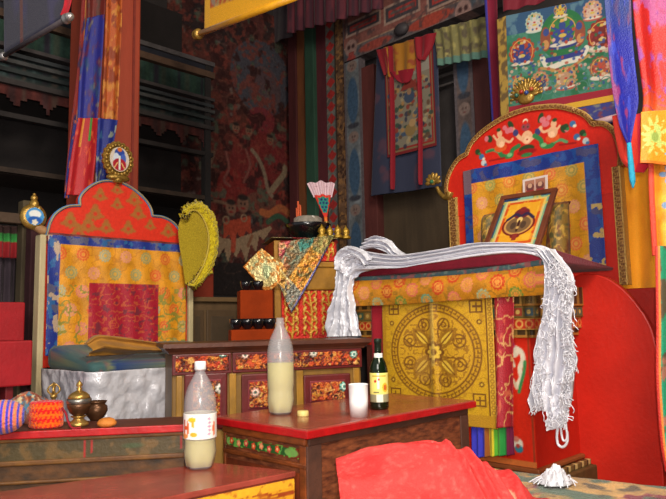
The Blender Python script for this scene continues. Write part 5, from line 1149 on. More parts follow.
hang('hanging_pleats', [(471, 424), (472, 458)], [(512, 422), (513, 455)], A2 + .012, rainb, 'rainbow pleated silk showing below the mandala hanging', 'hanging', None, CLOTH, .010, 6, 30, 60, NA, ona)
# ---- brocade on the headboard
A3 = TA - .02; qh = qa(A3)
s0, s1 = qh(463, 175)[0], qh(598, 147)[0]; z1 = (qh(463, 170.5)[1] + qh(596, 145)[1]) / 2; z0 = 1.04
cv = Cv(s0, s1, z0, z1, .0042, (216, 150, 26)); cv.tone(.12, .05, 5); cv.vein((170, 110, 30), .045, .045, 8, .55)
cv.medallions(.118, .037, [(220, 120, 40), (170, 170, 90), (216, 84, 40), (226, 150, 120), (160, 150, 80), (226, 110, 60)], (230, 180, 80), 11, 12)
hz = .082; eb = (cv.Y > z1 - hz) | (cv.X < s0 + .055) | (cv.X > s1 - .075)
cv.img[eb] = (24, 50, 134); f1 = fbm(cv.X / .035, cv.Y / .035, 33); cv.img[eb & (f1 > .57)] = (26, 74, 150); f2 = fbm(cv.X / .06, cv.Y / .06, 35); cv.img[eb & (f2 > .64)] = (66, 66, 112); cv.img[eb & (cv.X < s0 + .055) & (cv.Y > z1 - .14)] = (120, 96, 110)
f3 = fbm(cv.X / .04, cv.Y / .05, 39); cv.img[eb & (cv.X > s1 - .075) & (cv.Y < z1 - .3) & (f3 > .62)] = (190, 160, 90)
wv = .004 * np.sin(cv.X * 40) + .006 * fbm(cv.X * 6, cv.Y * 6, 4)
tag(panel('brocade_hanging', cv, mapa(A3), BROC, None, .004, None, wv[..., None] * NA), 'yellow medallion brocade bordered in blue hung inside the arched headboard', 'hanging')
# ---- bolsters, photograph and framed picture on the seat
def bolster(name, corners, aa, col, label):
    tl, tr, bl, br = [ona(x, y, aa) for x, y in corners]; G = quadgrid(tl, tr, bl, br, 40, 60); u = np.linspace(0, 1, 40)[None, :]; v = np.linspace(0, 1, 60)[:, None]
    dd = .07 * np.sqrt(np.maximum(0, 1 - (2 * u - 1) ** 2)) * (1 - (2 * v - 1) ** 8); C = col(np.broadcast_to(u, (60, 40)), np.broadcast_to(v, (60, 40)))
    return tag(sheet(name, G + dd[..., None] * NA, C, BROC, None, .02), label, 'cushion')
def golden(u, v):
    C = const(u.shape, (150, 116, 50)); f = np.abs(fbm(u * 4, v * 6, 15, 2) - .5); C[f < .06] = (206, 164, 70); C = blend(C, (fbm(u * 4, v * 6, 18) - .6) * 9, (110, 50, 36)); return blend(C, (fbm(u * 5, v * 7, 20) - .62) * 9, (90, 84, 46))
bolster('upright_cushion', [(552, 203), (569, 201), (546, 262), (571, 262)], 3.10, golden, 'upright golden brocade cushion right of the framed picture')
bolster('upright_cushion', [(484, 215), (500, 212), (483, 256), (500, 256)], 3.10, golden, 'upright golden brocade cushion partly seen left of the framed picture')
tl, tr, bl, br = [ona(x, y, 3.13) for x, y in [(522.5, 180), (547.5, 174.5), (523, 206), (548, 202)]]
G = quadgrid(tl, tr, bl, br, 60, 60); u = np.broadcast_to(np.linspace(0, 1, 60)[None], (60, 60)); v = np.broadcast_to(np.linspace(0, 1, 60)[:, None], (60, 60))
C = const(u.shape, (222, 206, 200)); inn_ = (u > .09) & (u < .91) & (v > .1) & (v < .93); C[inn_] = (176, 120, 96); 
for cx_ in (.3, .7): C[((u - cx_) / .16) ** 2 + ((v - .66) / .16) ** 2 < 1] = (110, 60, 60); C[((u - cx_) / .09) ** 2 + ((v - .72) / .09) ** 2 < 1] = (206, 160, 130); C[(np.abs(u - cx_) < .15) & (v > .3) & (v < .55)] = (150, 50, 50)
C[(np.abs(u - .5) < .015) & inn_] = (222, 190, 180)
tag(sheet('photograph', G, C, LABEL, None, .002), 'small pale-bordered photograph propped behind the framed picture on the great throne', 'photograph')
aT, aB = 2.98, 2.76
tl, tr = ona(502.5, 198, aT), ona(558.5, 189.5, aT); bl, br = ona(487, 256, aB), ona(545.5, 262, aB)
# make it a true rectangle: keep the left edge and the width
X_ = (tr - tl); W_ = np.linalg.norm(X_); X_ /= W_; Y_ = tl - bl; Y_ -= X_ * Y_.dot(X_); H_ = np.linalg.norm(Y_); Y_ /= H_; Z_ = np.cross(X_, Y_)
O_ = tl - Y_ * H_
fp = thing('picture_frame', O_ + X_ * W_ / 2, 'brown framed deity picture leaning on the great throne seat', 'picture')
wood_f = flat('brown_picture_frame', (124, 66, 44), .45, var=(14, .4), coat=.1)
def loc3(x, y, z): return O_ + X_ * x + Y_ * y + Z_ * z
fw = .026
mb = MB()
for (x0, x1, y0, y1) in [(0, W_, H_ - fw, H_), (0, W_, 0, fw), (0, fw, fw, H_ - fw), (W_ - fw, W_, fw, H_ - fw)]:
    mb.hexa([loc3(x0, y0, 0), loc3(x1, y0, 0), loc3(x1, y1, 0), loc3(x0, y1, 0), loc3(x0, y0, .018), loc3(x1, y0, .018), loc3(x1, y1, .018), loc3(x0, y1, .018)])
mb.build('frame', wood_f, fp, bevel=.003)
cv = Cv(fw, W_ - fw, fw, H_ - fw, .003, (40, 84, 110)); w2, h2 = W_ - 2 * fw, H_ - 2 * fw
def rr(m, col): cv.rect(fw + m, W_ - fw - m, fw + m, H_ - fw - m, col)
rr(.006, (130, 170, 130)); rr(.016, (206, 190, 130)); rr(.028, (206, 84, 30)); rr(.042, (226, 160, 40)); cv.speck((236, 186, 60), .03, .56, 3, .6)
cv.rect(fw, W_ / 2 - .05, H_ - fw - .016, H_ - fw, (30, 60, 100)); cv.rect(W_ / 2 - .04, W_ / 2 + .03, H_ - fw - .016, H_ - fw, (130, 180, 160))
mx, my = W_ / 2, H_ * .46; r = w2 * .30
cv.ell(mx, my, r * 1.14, r * .95, (110, 30, 30)); cv.ell(mx, my, r, r * .82, (200, 150, 80)); cv.ell(mx, my, r * .86, r * .68, (120, 90, 60)); cv.ell(mx, my + r * .95, r * .55, r * .45, (110, 36, 46)); cv.ell(mx, my + r * 1.3, r * .25, r * .2, (130, 40, 40)); cv.line([(mx - r * .9, my + r * .5), (mx - r * .4, my + r * .9), (mx, my + r * .7), (mx + r * .4, my + r * .9), (mx + r * .9, my + r * .5)], .016, (50, 40, 70)); cv.ell(mx, my + r * .4, r * .2, r * .24, (226, 190, 110)); cv.ell(mx - r * .35, my - r * .05, r * .2, r * .3, (80, 60, 46)); cv.ell(mx + r * .35, my - r * .05, r * .2, r * .3, (80, 60, 46)); cv.line([(mx, my + r * .3), (mx, my - r * .5)], .012, (60, 30, 30)); cv.ell(mx, my - r * .95, r * .34, r * .2, (120, 36, 36)); cv.rect(mx - r * .16, mx + r * .16, my - r * 1.3, my - r * .8, (140, 50, 40)); cv.ell(mx, my - r * .25, r * .1, r * .12, (200, 160, 90))
panel('painting', cv, lambda x, y: O_ + np.multiply.outer(x, X_) + np.multiply.outer(y, Y_) + Z_ * .008, LABEL, fp, .004)
# ---- white silk scarf over the throne front
SILK = flat('white_silk', (222, 222, 232), .27, metal=.06, spec=.9, var=(16, .10), bump=(40, .45))
kh = thing('silk_scarf', ona(455, 262, 2.30), 'long white silk offering scarf draped over the great throne and hanging down both sides', 'scarf')
def silkstrip(name, e1_, e2_, a_, amp, k, n=120, m=46, seed=1, a2=None):
    L = spline([ona(p[0], p[1], (p[2] if len(p) > 2 else a_)) for p in e1_], n)[::-1]; R = spline([ona(p[0], p[1], (p[2] if len(p) > 2 else a_)) for p in e2_], n)[::-1]
    u = np.linspace(0, 1, m)[None, :]; v = np.linspace(0, 1, n)[:, None]
    uu = u + .05 * (fbm(v * 7 + u * 2, u * 3, seed) - .5); P = L[:, None] * (1 - uu)[..., None] + R[:, None] * uu[..., None]
    ph = 3 * fbm(v * 2.2, u * .0 + seed, seed + 3); d = amp * np.sin(2 * PI * k * u + ph * 2) + amp * .9 * np.sin(2 * PI * k * 2.3 * u + ph * 5 + 2) * fbm(v * 5, u * 2, seed + 5) + amp * 1.6 * (fbm(v * 12, u * 9, seed + 7) - .5)
    return sheet(name, P + d[..., None] * NA, None, SILK, kh, .002)
A4 = 2.295
silkstrip('left_fall', [(337, 256), (338, 272), (336, 290), (330, 312), (325, 337)], [(362, 256), (355, 272), (351, 290), (354, 312), (361, 336)], A4, .014, 3.5, seed=3)
silkstrip('top_run', [(334, 262), (340, 251), (352, 247), (370, 252), (400, 255), (440, 250), (480, 243), (520, 243), (545, 247), (562, 258)], [(352, 280), (356, 277), (362, 272), (380, 269), (405, 268), (440, 262), (480, 256), (515, 253), (540, 258), (552, 272)], A4, .012, 3.2, n=200, seed=9)
silkstrip('twisted_fold', [(334, 268), (336, 252), (348, 246), (362, 250), (372, 258)], [(344, 274), (346, 262), (352, 258), (358, 260), (364, 268)], A4 - .02, .010, 2, n=80, seed=15)
silkstrip('loose_end', [(366, 240), (378, 236), (390, 241), (400, 252), (420, 258)], [(360, 250), (372, 248), (384, 251), (394, 258), (410, 262)], A4 + .01, .012, 2.5, n=90, seed=21)
silkstrip('right_fall', [(536, 249), (545, 262), (547, 276), (545, 304), (538, 330), (532, 366), (530, 390), (533, 410)], [(553, 249), (566, 266), (573, 281), (570, 302), (573, 342), (575, 368), (570, 396), (566, 412)], A4 - .03, .018, 4.5, n=220, m=70, seed=27)
silkstrip('tail', [(546, 396), (548, 415), (547, 431)], [(569, 394), (567, 412), (564, 427)], A4 - .035, .012, 2.5, n=60, seed=33)
rg = np.random.default_rng(5); mb = MB()
for k in range(260):
    side = rg.random(); v = rg.random(); py = 258 + v * 165
    if side < .62: px = np.interp(py, [258, 281, 302, 342, 368, 396, 425], [558, 572, 570, 573, 575, 570, 565]) - rg.random() * 9
    else: px = np.interp(py, [258, 300, 330, 366, 390, 410, 425], [548, 546, 540, 534, 531, 535, 548]) + rg.random() * 14
    if py > 412 and px < 546: continue
    a_ = A4 - .05 - .02 * rg.random(); p = [ona(px, py, a_)]
    for j in range(4): px += rg.normal(0, 2.0); py += rg.normal(2.0, 1.8); p.append(ona(px, py, a_ - .01 * rg.random()))
    mb.tube(p, .0017, 5, 14)
mb.tube([ona(x, y, A4 - .045) for x, y in [(559, 424), (557, 434), (558, 444), (563, 447), (567, 442), (567, 432), (564, 424)]], .005, 8, 40)
mb.tube([ona(x, y, A4 - .05) for x, y in [(562, 415), (561, 428), (563, 440), (567, 438), (566, 424)]], .004, 8, 30)
mb.build('fringe', SILK, kh)
# ================================================================== HANGINGS: scrolls, banners, drapes
# ---- scroll painting in the niche
AM = 3.82; t = thing('hanging_scroll', ona(406, 192, AM), 'tall narrow scroll painting on dark blue cloth with two red ribbons, in the niche', 'painting')
tl, tr, bl, br = ona(377, 50, AM), ona(437, 34, AM), ona(371, 196, AM), ona(442, 186.5, AM)
G = quadgrid(tl, tr, bl, br, 70, 130); u = np.broadcast_to(np.linspace(0, 1, 70)[None], G.shape[:2]); v = np.broadcast_to(np.linspace(0, 1, 130)[:, None], G.shape[:2])
C = const(u.shape, (52, 56, 78)); C = blend(C, (fbm(u * 6, v * 9, 3) - .6) * 9, (84, 60, 76)); 
sheet('cloth_mount', G + (.012 * np.sin(u * 9) * (1 - v))[..., None] * NA, C, CLOTH, t, .004)
qm_ = qa(AM - .022); s0, s1 = qm_(386, 110)[0], qm_(435, 110)[0]; z0, z1 = qm_(410, 152)[1], qm_(410, 50)[1]
cv = Cv(s0, s1, z0, z1, .0048, (140, 36, 40)); w, h = s1 - s0, z1 - z0
cv.rect(s0 + .012, s1 - .012, z0 + .02, z1, (150, 120, 84)); cv.rect(s0 + .022, s1 - .022, z0 + .035, z1, (170, 50, 44)); cv.rect(s0 + .034, s1 - .034, z0 + .05, z1, (150, 140, 120))
A_, B_ = s0 + .034, s1 - .034; zz0 = z0 + .05
cv.rect(A_, B_, z1 - .2, z1, (172, 164, 150)); mx = (A_ + B_) / 2
rg = np.random.default_rng(4)
for k in range(150):
    x, z = A_ + (B_ - A_) * rg.random(), zz0 + .5 * rg.random(); cv.ell(x, z, .012 + .012 * rg.random(), .01 + .012 * rg.random(), [(70, 90, 120), (60, 84, 70), (160, 60, 50), (190, 170, 130), (110, 80, 60), (200, 150, 90), (60, 60, 80)][rg.integers(7)], al=.85)
cv.poly([(mx - .09, z1 - .30), (mx, z1 - .20), (mx + .1, z1 - .30)], (150, 56, 46)); cv.ell(mx, z1 - .36, .05, .05, (70, 84, 110)); cv.ell(mx, z1 - .32, .022, .026, (170, 130, 100)); cv.ell(mx, zz0 + .12, .05, .05, (160, 130, 80)); cv.ell(mx + .02, zz0 + .17, .03, .03, (200, 160, 110))
cv.img *= .82; panel('painting', cv, mapa(AM - .022), CLOTH, t, .004)
AR_ = AM - .04
def sub(name, l, r, a_, col, mat=CLOTH, k=1.0, amp=.005, parent=None):
    L = spline([ona(x, y, a_) for x, y in l], 60)[::-1]; R = spline([ona(x, y, a_) for x, y in r], 60)[::-1]; u = np.linspace(0, 1, 24)[None, :, None]; P = L[:, None] * (1 - u) + R[:, None] * u
    P = pleat(P, NA, amp, k, v0=.6); uu = np.broadcast_to(u[..., 0], P.shape[:2]); vv = np.broadcast_to(np.linspace(0, 1, 60)[:, None], P.shape[:2])
    return sheet(name, P, col(uu, vv) if callable(col) else col, mat, parent if parent is not None else t, .003)
sub('ribbon', [(388, 46), (390, 120), (390, 183), (392, 188)], [(392.5, 46), (394.5, 120), (394.5, 183), (392.5, 188)], AR_, (140, 24, 38)); sub('ribbon', [(415, 40), (418, 110), (418, 178), (421, 183)], [(419.5, 40), (422, 110), (422, 178), (421.5, 183)], AR_, (140, 24, 38))
sub('yellow_veil', [(383, 48), (385, 62), (388, 78)], [(417, 38), (416, 58), (414, 70)], AR_ + .004, lambda u, v: blend(const(u.shape, (160, 106, 30)), (fbm(u * 6, v * 5, 5) - .5) * 6, (140, 66, 36)), k=3, amp=.012)
sub('red_veil', [(376, 50), (380, 64), (384, 76)], [(386, 48), (388, 60), (388, 72)], AR_ - .002, (130, 26, 36), k=1.5); sub('red_veil', [(414, 38), (416, 56), (420, 60)], [(436, 32), (432, 46), (424, 60)], AR_ - .004, (136, 22, 36), k=2, amp=.012)
sub('red_swag', [(390, 72), (396, 80), (402, 83)], [(414, 68), (410, 80), (404, 83)], AR_ - .006, (140, 22, 40), k=2)
# ---- green-gold valance right of it
def gv(u, v):
    C = const(u.shape, (118, 112, 70)); C = blend(C, (fbm(u * 9, v * 5, 5) - .55) * 9, (84, 74, 58)); C = blend(C, (fbm(u * 16, v * 9, 7) - .6) * 9, (150, 140, 84)); C = blend(C, (v < .22) * .85, (74, 116, 110)); return C
hang('hanging_valance', [(433, 30), (436, 50), (437, 66)], [(487, 16), (488, 40), (489, 57)], 3.80, gv, 'faded green and gold silk valance hanging right of the narrow scroll painting', 'valance', None, CLOTH, .012, 6, 30, 70, NA, ona)
# ---- dark maroon drape along the top
def dm(u, v):
    C = const(u.shape, (82, 34, 46)); C = blend(C, ((u * 22 + .4 * fbm(u * 9, v * 3, 3)) % 1 < .4) * .8, (56, 30, 42)); return blend(C, (fbm(u * 30, v * 3, 9) - .6) * 6, (104, 44, 54))
hang('hanging_drape', [(287, -30), (287, 34)], [(382, -60), (382, 8)], 3.70, dm, 'dark maroon pleated drape hung along the top of the hall', 'drape', None, CLOTH, .02, 9, 30, 120, NA, ona)
def dk(u, v): return blend(const(u.shape, (66, 58, 62)), ((u * 9) % 1 < .3) * .6, (52, 44, 50))
hang('hanging_drape', [(232, -20), (226, 40), (222, 62)], [(292, -40), (292, 20), (292, 36)], 3.86, dk, 'dusky grey drape hung above the mural', 'drape', None, CLOTH, .015, 5, 30, 60, NA, ona)
# ---- maroon, blue and gold strips left of the large painting
hang('hanging_strip', [(483, -20), (486, 30), (492, 126)], [(497, -20), (498, 30), (501, 118)], 3.62, lambda u, v: blend(const(u.shape, (124, 24, 50)), (u < .25) * 1., (56, 50, 140)), 'maroon strip edged blue, left of the large scroll painting', 'hanging', None, CLOTH, .01, 1.3, 60, 24, NA, ona)
# ---- large scroll painting behind the headboard
Yl, Yr = 3.80, 3.52
t = thing('hanging_scroll', ony(556, 125, 3.6), 'large colourful scroll painting of seated deities hung behind the arched headboard', 'painting')
def bp(px, py):
    f = (px - 497) / 115.; return ony(px, py, Yl + (Yr - Yl) * f)
tl, tr, bl, br = bp(505, 16), bp(608, -5), bp(508, 110), bp(612, 91)
ex = tr - tl; Wp = np.linalg.norm(ex)
NXc = 230; NYc = 190
cv = Cv(0, 1.2, 0, 1.0, 1.0 / 190, (60, 130, 104))
def rel(px, py):      # a point of the painting in its own measures
    u = (px - 505 - (py / 110) * 3) / 103.; top = 16 - 21 * u; bot = 110 - 19 * u; return (u * 1.2, 1 - (py - top) / (bot - top))
cv.speck((40, 110, 70), .2, .55, 3, .9); cv.speck((90, 150, 130), .12, .6, 4, .7); cv.rect(0, 1.2, .78, 1, (52, 90, 130)); cv.speck((120, 160, 170), .1, .62, 5, .6)
rg = np.random.default_rng(11)
PALT = [(190, 80, 60), (60, 80, 150), (220, 200, 170), (50, 120, 70), (210, 150, 80), (150, 50, 50), (230, 180, 160), (70, 110, 160)]
def deity(px, py, s, aura, body, seat):
    x, y = rel(px, py); cv.flower(x, y + s * .2, s * 1.25, 14, aura, .12); cv.ring(x, y + s * .2, s * 1.0, s * .08, (226, 170, 90)); cv.ell(x, y - s * .75, s * 1.2, s * .3, seat); cv.ell(x, y - s * .7, s * 1.05, s * .16, (230, 220, 200)); cv.ell(x, y - s * .35, s * .8, s * .3, body); cv.ell(x, y, s * .4, s * .5, body); cv.ell(x, y + s * .6, s * .26, s * .3, body); cv.ell(x, y + s * .95, s * .22, s * .12, (226, 180, 90))
    for sg in (-1, 1):
        cv.line([(x + sg * s * .3, y + s * .3), (x + sg * s * .75, y + s * .1), (x + sg * s * .4, y - s * .2)], s * .2, body); cv.line([(x + sg * s * .3, y + s * .3), (x + sg * s * .8, y + s * .6)], s * .16, body)
    cv.ell(x, y - s * .1, s * .3, s * .14, (220, 190, 90)); cv.ell(x, y + s * .2, s * .16, s * .1, (200, 60, 50))
    for k in range(10): th = 6.28 * k / 10; cv.ell(x + s * .85 * math.cos(th), y + s * .2 + s * .85 * math.sin(th), s * .13, s * .13, PALT[k % 8])
deity(523, 55, .13, (180, 70, 46), (50, 66, 140), (60, 100, 90)); deity(602, 38, .14, (150, 40, 40), (120, 40, 40), (200, 180, 160)); deity(536, 24, .09, (170, 200, 190), (220, 210, 200), (210, 220, 210))
x, y = rel(564, 34); cv.ell(x, y, .26, .26, (40, 120, 70)); deity(564, 34, .15, (60, 130, 70), (54, 76, 150), (50, 60, 130))
for sg in (-1, 1): cv.ell(x + sg * .2, y - .02, .06, .13, (150, 80, 60)); cv.ell(x + sg * .19, y + .05, .035, .04, (60, 80, 150)); cv.ell(x + sg * .2, y - .08, .04, .05, (210, 150, 90))
x, y = rel(566, 60); cv.line([(x - .26, y + .06), (x - .18, y - .05), (x, y - .02), (x + .18, y - .01), (x + .25, y + .08)], .06, (232, 226, 210)); cv.line([(x - .2, y + .03), (x, y + .03), (x + .2, y + .05)], .05, (50, 60, 140)); cv.line([(x - .28, y - .04), (x, y - .1), (x + .27, y)], .03, (190, 150, 90))
deity(562, 11, .07, (60, 90, 140), (226, 190, 70), (220, 200, 170)); deity(593, 12, .09, (200, 150, 140), (220, 190, 170), (190, 90, 80))
deity(541, 83, .09, (180, 130, 110), (60, 70, 110), (210, 170, 150)); deity(567, 80, .1, (190, 150, 110), (190, 150, 120), (200, 90, 70)); deity(600, 70, .1, (150, 90, 70), (190, 80, 60), (230, 210, 200)); deity(520, 86, .07, (200, 160, 90), (60, 110, 90), (150, 90, 60))
for k in range(220): cv.ell(1.2 * rg.random(), .06 + .6 * rg.random(), .012 + .012 * rg.random(), .01 + .01 * rg.random(), PALT[rg.integers(8)], al=.8)
for k in range(9): cv.ring(.1 + .13 * k, .10 + .05 * (k % 2), .06, .008, (90, 140, 130))
cv.img *= .84; G = quadgrid(tl, tr, bl, br, cv.nx, cv.ny); nW = np.cross(tr - tl, tl - bl); nW /= np.linalg.norm(nW)
if nW[1] > 0: nW = -nW
sheet('painting', G, cv.img, CLOTH, t, .004)
def quadpart(name, pts, off, C, n=40, m=40, wob=0):
    G = quadgrid(*[bp(*p) for p in pts], n, m); u = np.broadcast_to(np.linspace(0, 1, n)[None], G.shape[:2]); v = np.broadcast_to(np.linspace(0, 1, m)[:, None], G.shape[:2])
    return sheet(name, G + nW * off + (wob * np.sin(u * 14))[..., None] * nW, C(u, v) if callable(C) else C, CLOTH, t, .004)
quadpart('red_border', [(504, 108), (613, 88), (505, 117), (614, 96)], .003, lambda u, v: const(u.shape, (140, 26, 44)))
quadpart('yellow_border', [(504, 116), (613, 95), (505, 121), (614, 101)], .004, (196, 150, 44))
quadpart('blue_mount', [(503, 120), (614, 100), (504, 150), (618, 132)], .0, lambda u, v: blend(blend(const(u.shape, (50, 54, 120)), (fbm(u * 16, v * 5, 4) - .55) * 9, (110, 50, 70)), (fbm(u * 14, v * 6, 8) - .6) * 9, (110, 110, 110)), n=90)
quadpart('side_border', [(497, 20), (506, 16), (501, 118), (509, 112)], .004, lambda u, v: blend(const(u.shape, (150, 120, 50)), (fbm(u * 2, v * 16, 4) - .5) * 9, (90, 70, 40)), n=14, m=80)
quadpart('veil', [(503, -12), (560, -24), (504, 14), (545, 4)], .03, lambda u, v: const(u.shape, (110, 24, 40)), wob=.012)
tag(MB().tube([bp(588, 127) - np.array([0, .06, 0]), bp(617, 119) - np.array([0, .06, 0])], .018, 14).build('scroll_rod', flat('pale_pink_rod', (206, 170, 180), .5), t))
# ---- saffron curtain right of the headboard
def saff(u, v): return blend(const(u.shape, (244, 164, 36)), (fbm(u * 3, v * 5, 5) - .5) * 2, (226, 140, 30))
hang('hanging_curtain', [(617, 150), (619, 220), (621, 290)], [(662, 150), (664, 220), (664, 296)], 3.27, saff, 'saffron curtain hanging right of the arched headboard', 'curtain', None, CLOTH, .03, 1.6, 70, 60, NA, ona)
# ---- banners nearer at right
NY_ = np.array([0, -1., 0])
def hy(name, l, r, y_, col, label, cat='banner', mat=BROC, amp=.01, k=2, n=110, m=50, group=None): return hang(name, l, r, y_, col, label, cat, group, mat, amp, k, n, m, NY_, ony)
def bluep(u, v):
    C = const(u.shape, (24, 30, 150)); C = blend(C, (fbm(u * 4, v * 7, 5) - .58) * 9, (130, 40, 110)); C = blend(C, (v > .68) * np.clip((v - .68) * 3, 0, .5), (30, 70, 100)); C = blend(C, (fbm(u * 6, v * 9, 8) - .64) * 9, (44, 60, 180)); return C
t = hy('hanging_pennant', [(602, -30), (606, 20), (609, 60), (613, 95), (619, 124), (628, 147)], [(631, -30), (632, 20), (635, 60), (639, 98), (635, 122), (630, 147)], 2.42, bluep, 'blue brocade pennant with a pointed end and cyan tassel, hanging at upper right', amp=.006, k=1.0)
mb = MB(); mb.tube([ony(629, 143, 2.40), ony(631, 165, 2.40), ony(632.5, 180, 2.40), ony(633, 188, 2.40)], [.008, .011, .011, .003], 10, 24); mb.build('tassel', flat('cyan_tassel', (50, 180, 220), .7, bump=(200, .6)), t, None)
def redbag(u, v):
    C = const(u.shape, (226, 60, 44)); C = blend(C, (u > .6) * .8, (196, 30, 60)); return C
hy('hanging_flap', [(612, 116), (615, 136), (620, 158), (627, 168)], [(654, 112), (654, 140), (652, 160), (642, 174)], 2.50, redbag, 'bright red silk flap behind the tip of the blue pennant', 'hanging', CLOTH, .02, 1.5, 50)
def redban(u, v):
    C = const(u.shape, (184, 20, 10)); C = blend(C, np.clip((.45 - v) * 3, 0, 1), (226, 100, 30)); 
    fl = np.hypot((u - .45) / .42, (v - .82) / .12); C = blend(C, (1 - fl) * 4 * (fbm(u * 6, v * 9, 6) > .4), (170, 70, 130)); C = blend(C, (np.abs(fbm(u * 4, v * 8, 9, 2) - .5) < .035) * .8, (170, 60, 110)); C = blend(C, (fbm(u * 7, v * 14, 13) - .66) * 9, (150, 60, 150)); return C
hy('hanging_banner', [(631, -30), (634, 20), (640, 70), (643, 100), (640, 128)], [(690, -30), (690, 20), (690, 70), (690, 100), (690, 124)], 2.45, redban, 'red and orange brocade banner with violet flowers at the upper right edge', amp=.012)
def yel(u, v):
    C = const(u.shape, (226, 150, 30)); 
    for cx_, cy_, col in [(.28, .55, (190, 206, 110)), (.8, .3, (120, 170, 200))]:
        d = np.hypot((u - cx_) * 1.1, (v - cy_) * .9); th = np.arctan2(v - cy_, u - cx_); C = blend(C, (.36 * (.8 + .2 * np.cos(13 * th)) - d) * 30 * (fbm(u * 14, v * 14, 4) > .42), col); C = blend(C, (.10 - d) * 30, (150, 170, 80))
    C = blend(C, (v < .06) * 1., (230, 120, 30)); return C
hy('hanging_banner', [(641, 112), (641, 140), (640, 163)], [(690, 108), (690, 140), (690, 166)], 2.40, yel, 'yellow brocade tier with a pale green flower below the red banner', amp=.008, k=1)
def yel2(u, v):
    C = const(u.shape, (230, 140, 26)); C = blend(C, (fbm(u * 3, v * 6, 3) - .5) * 4, (236, 180, 50)); C = blend(C, (u < .12) * 1., (214, 60, 30))
    for cx_, cy_ in [(.45, .80), (.8, .72), (.5, .45), (.7, .2)]:
        d = np.hypot((u - cx_) * 1.0, (v - cy_) * 1.8); th = np.arctan2(v - cy_, u - cx_); C = blend(C, (.22 * (.7 + .3 * np.cos(6 * th)) - d) * 30, (120, 150, 190) if cy_ > .4 else (236, 190, 60)); C = blend(C, (.07 - d) * 30, (230, 120, 40))
    return C
hy('hanging_banner', [(648, 158), (649, 200), (652, 256)], [(694, 158), (694, 200), (694, 256)], 2.44, yel2, 'orange-yellow brocade tier with blue flowers above the long green banner', amp=.01)
def grn(u, v):
    C = const(u.shape, (40, 150, 110)); C = blend(C, (fbm(u * 5, v * 20, 3) - .52) * 9, (90, 80, 60)); C = blend(C, (fbm(u * 6, v * 24, 6) - .6) * 9, (170, 110, 90)); C = blend(C, (u < .10) * 1., (226, 130, 40)); C = blend(C, (u < .05) * 1., (200, 40, 30)); return C
hy('hanging_banner', [(655, 246), (656, 320), (656, 380), (660, 440), (665, 472)], [(700, 246), (700, 320), (700, 380), (700, 440), (700, 476)], 2.38, grn, 'long green brocade banner edged orange at the lower right edge', amp=.012, k=1.5, n=160)
# ---- scroll rods and banner at upper left, nearer to us
def rodthing(name, p0_, p1_, r, mat, knobs, km, label, cat):
    t = thing(name, (np.array(p0_) + np.array(p1_)) / 2, label, cat); MB().tube([p0_, p1_], r, 14).build('rod', mat, t); d = np.array(p1_) - np.array(p0_); d /= np.linalg.norm(d)
    for p, sg in knobs:
        p = np.array(p); mb = MB(); a1_ = np.cross(d, [0, 0, 1.]); a1_ /= np.linalg.norm(a1_); a2_ = np.cross(d, a1_)
        mb.lathe([(.001, -.012), (r * 1.5, -.012), (r * 1.9, 0), (r * 1.9, .008), (r * 1.2, .016), (r * 1.7, .026), (r * 1.4, .038), (.001, .044)], p, 18, ax=(a1_, a2_, d * sg)); mb.build('knob', km, t)
    return t
silv = flat('silver_knob_metal', (176, 172, 170), .3, metal=.7)
aX = 2.1
pA, pB = ona(4, 56, 0.86), ona(66, 19, 0.86)
t = rodthing('hanging_scroll_rod', pA, pB, .009, flat('dark_rod', (70, 62, 66), .5), [(pA, -1), (pB, 1)], silv, 'dark scroll rod with silver end knobs hanging at the upper left corner', 'rod')
tlr = [ona(2, -160, 0.865), ona(64, -200, 0.865)]
G = quadgrid(tlr[0], tlr[1], pA + np.array([0, 0, .004]), pB + np.array([0, 0, .004]), 60, 40); u = np.broadcast_to(np.linspace(0, 1, 60)[None], G.shape[:2]); v = np.broadcast_to(np.linspace(0, 1, 40)[:, None], G.shape[:2])
sheet('scroll_back', G, blend(blend(const(u.shape, (40, 38, 60)), (fbm(u * 5, v * 4, 3) - .55) * 9, (50, 44, 84)), (np.abs(u - .32) < .03) * 1., (96, 44, 40)), CLOTH, t, .004)
sub('red_ribbon', [(65, -10), (64, 6), (61, 15)], [(72, -10), (69, 4), (65, 16)], 0.855, (180, 26, 40), parent=t)
pA, pB = ona(199, 34, 1.9), ona(296, -3, 1.9); gold_s = flat('golden_satin', (232, 164, 24), .4, spec=.6, sheen=.1)
t = rodthing('hanging_banner_rod', pA, pB, .016, gold_s, [(pA, -1)], gilt, 'golden yellow scroll with a brass end knob hanging at the top, left of centre', 'scroll')
G = quadgrid(ona(206, -120, 1.905), ona(300, -156, 1.905), ona(204, 33, 1.905), ona(296, -1, 1.905), 90, 60); u = np.broadcast_to(np.linspace(0, 1, 90)[None], G.shape[:2]); v = np.broadcast_to(np.linspace(0, 1, 60)[:, None], G.shape[:2])
C = const(u.shape, (196, 150, 60)); C = blend(C, (fbm(u * 12, v * 6, 3) - .5) * 9, (150, 130, 110)); C = blend(C, (fbm(u * 14, v * 9, 5) - .58) * 9, (220, 170, 40)); C = blend(C, (v < .14) * 1., (236, 170, 30)); C = blend(C, ((v > .14) & (v < .22)) * (fbm(u * 40, v * 20, 7) > .5) * 1., (180, 80, 40)); C = blend(C, (np.abs(u - .27) < .035) * (v > .3) * 1., (200, 30, 36)); C = blend(C, (u < .07) * 1., (230, 170, 50))
sheet('brocade_face', G, C, BROC, t, .004)
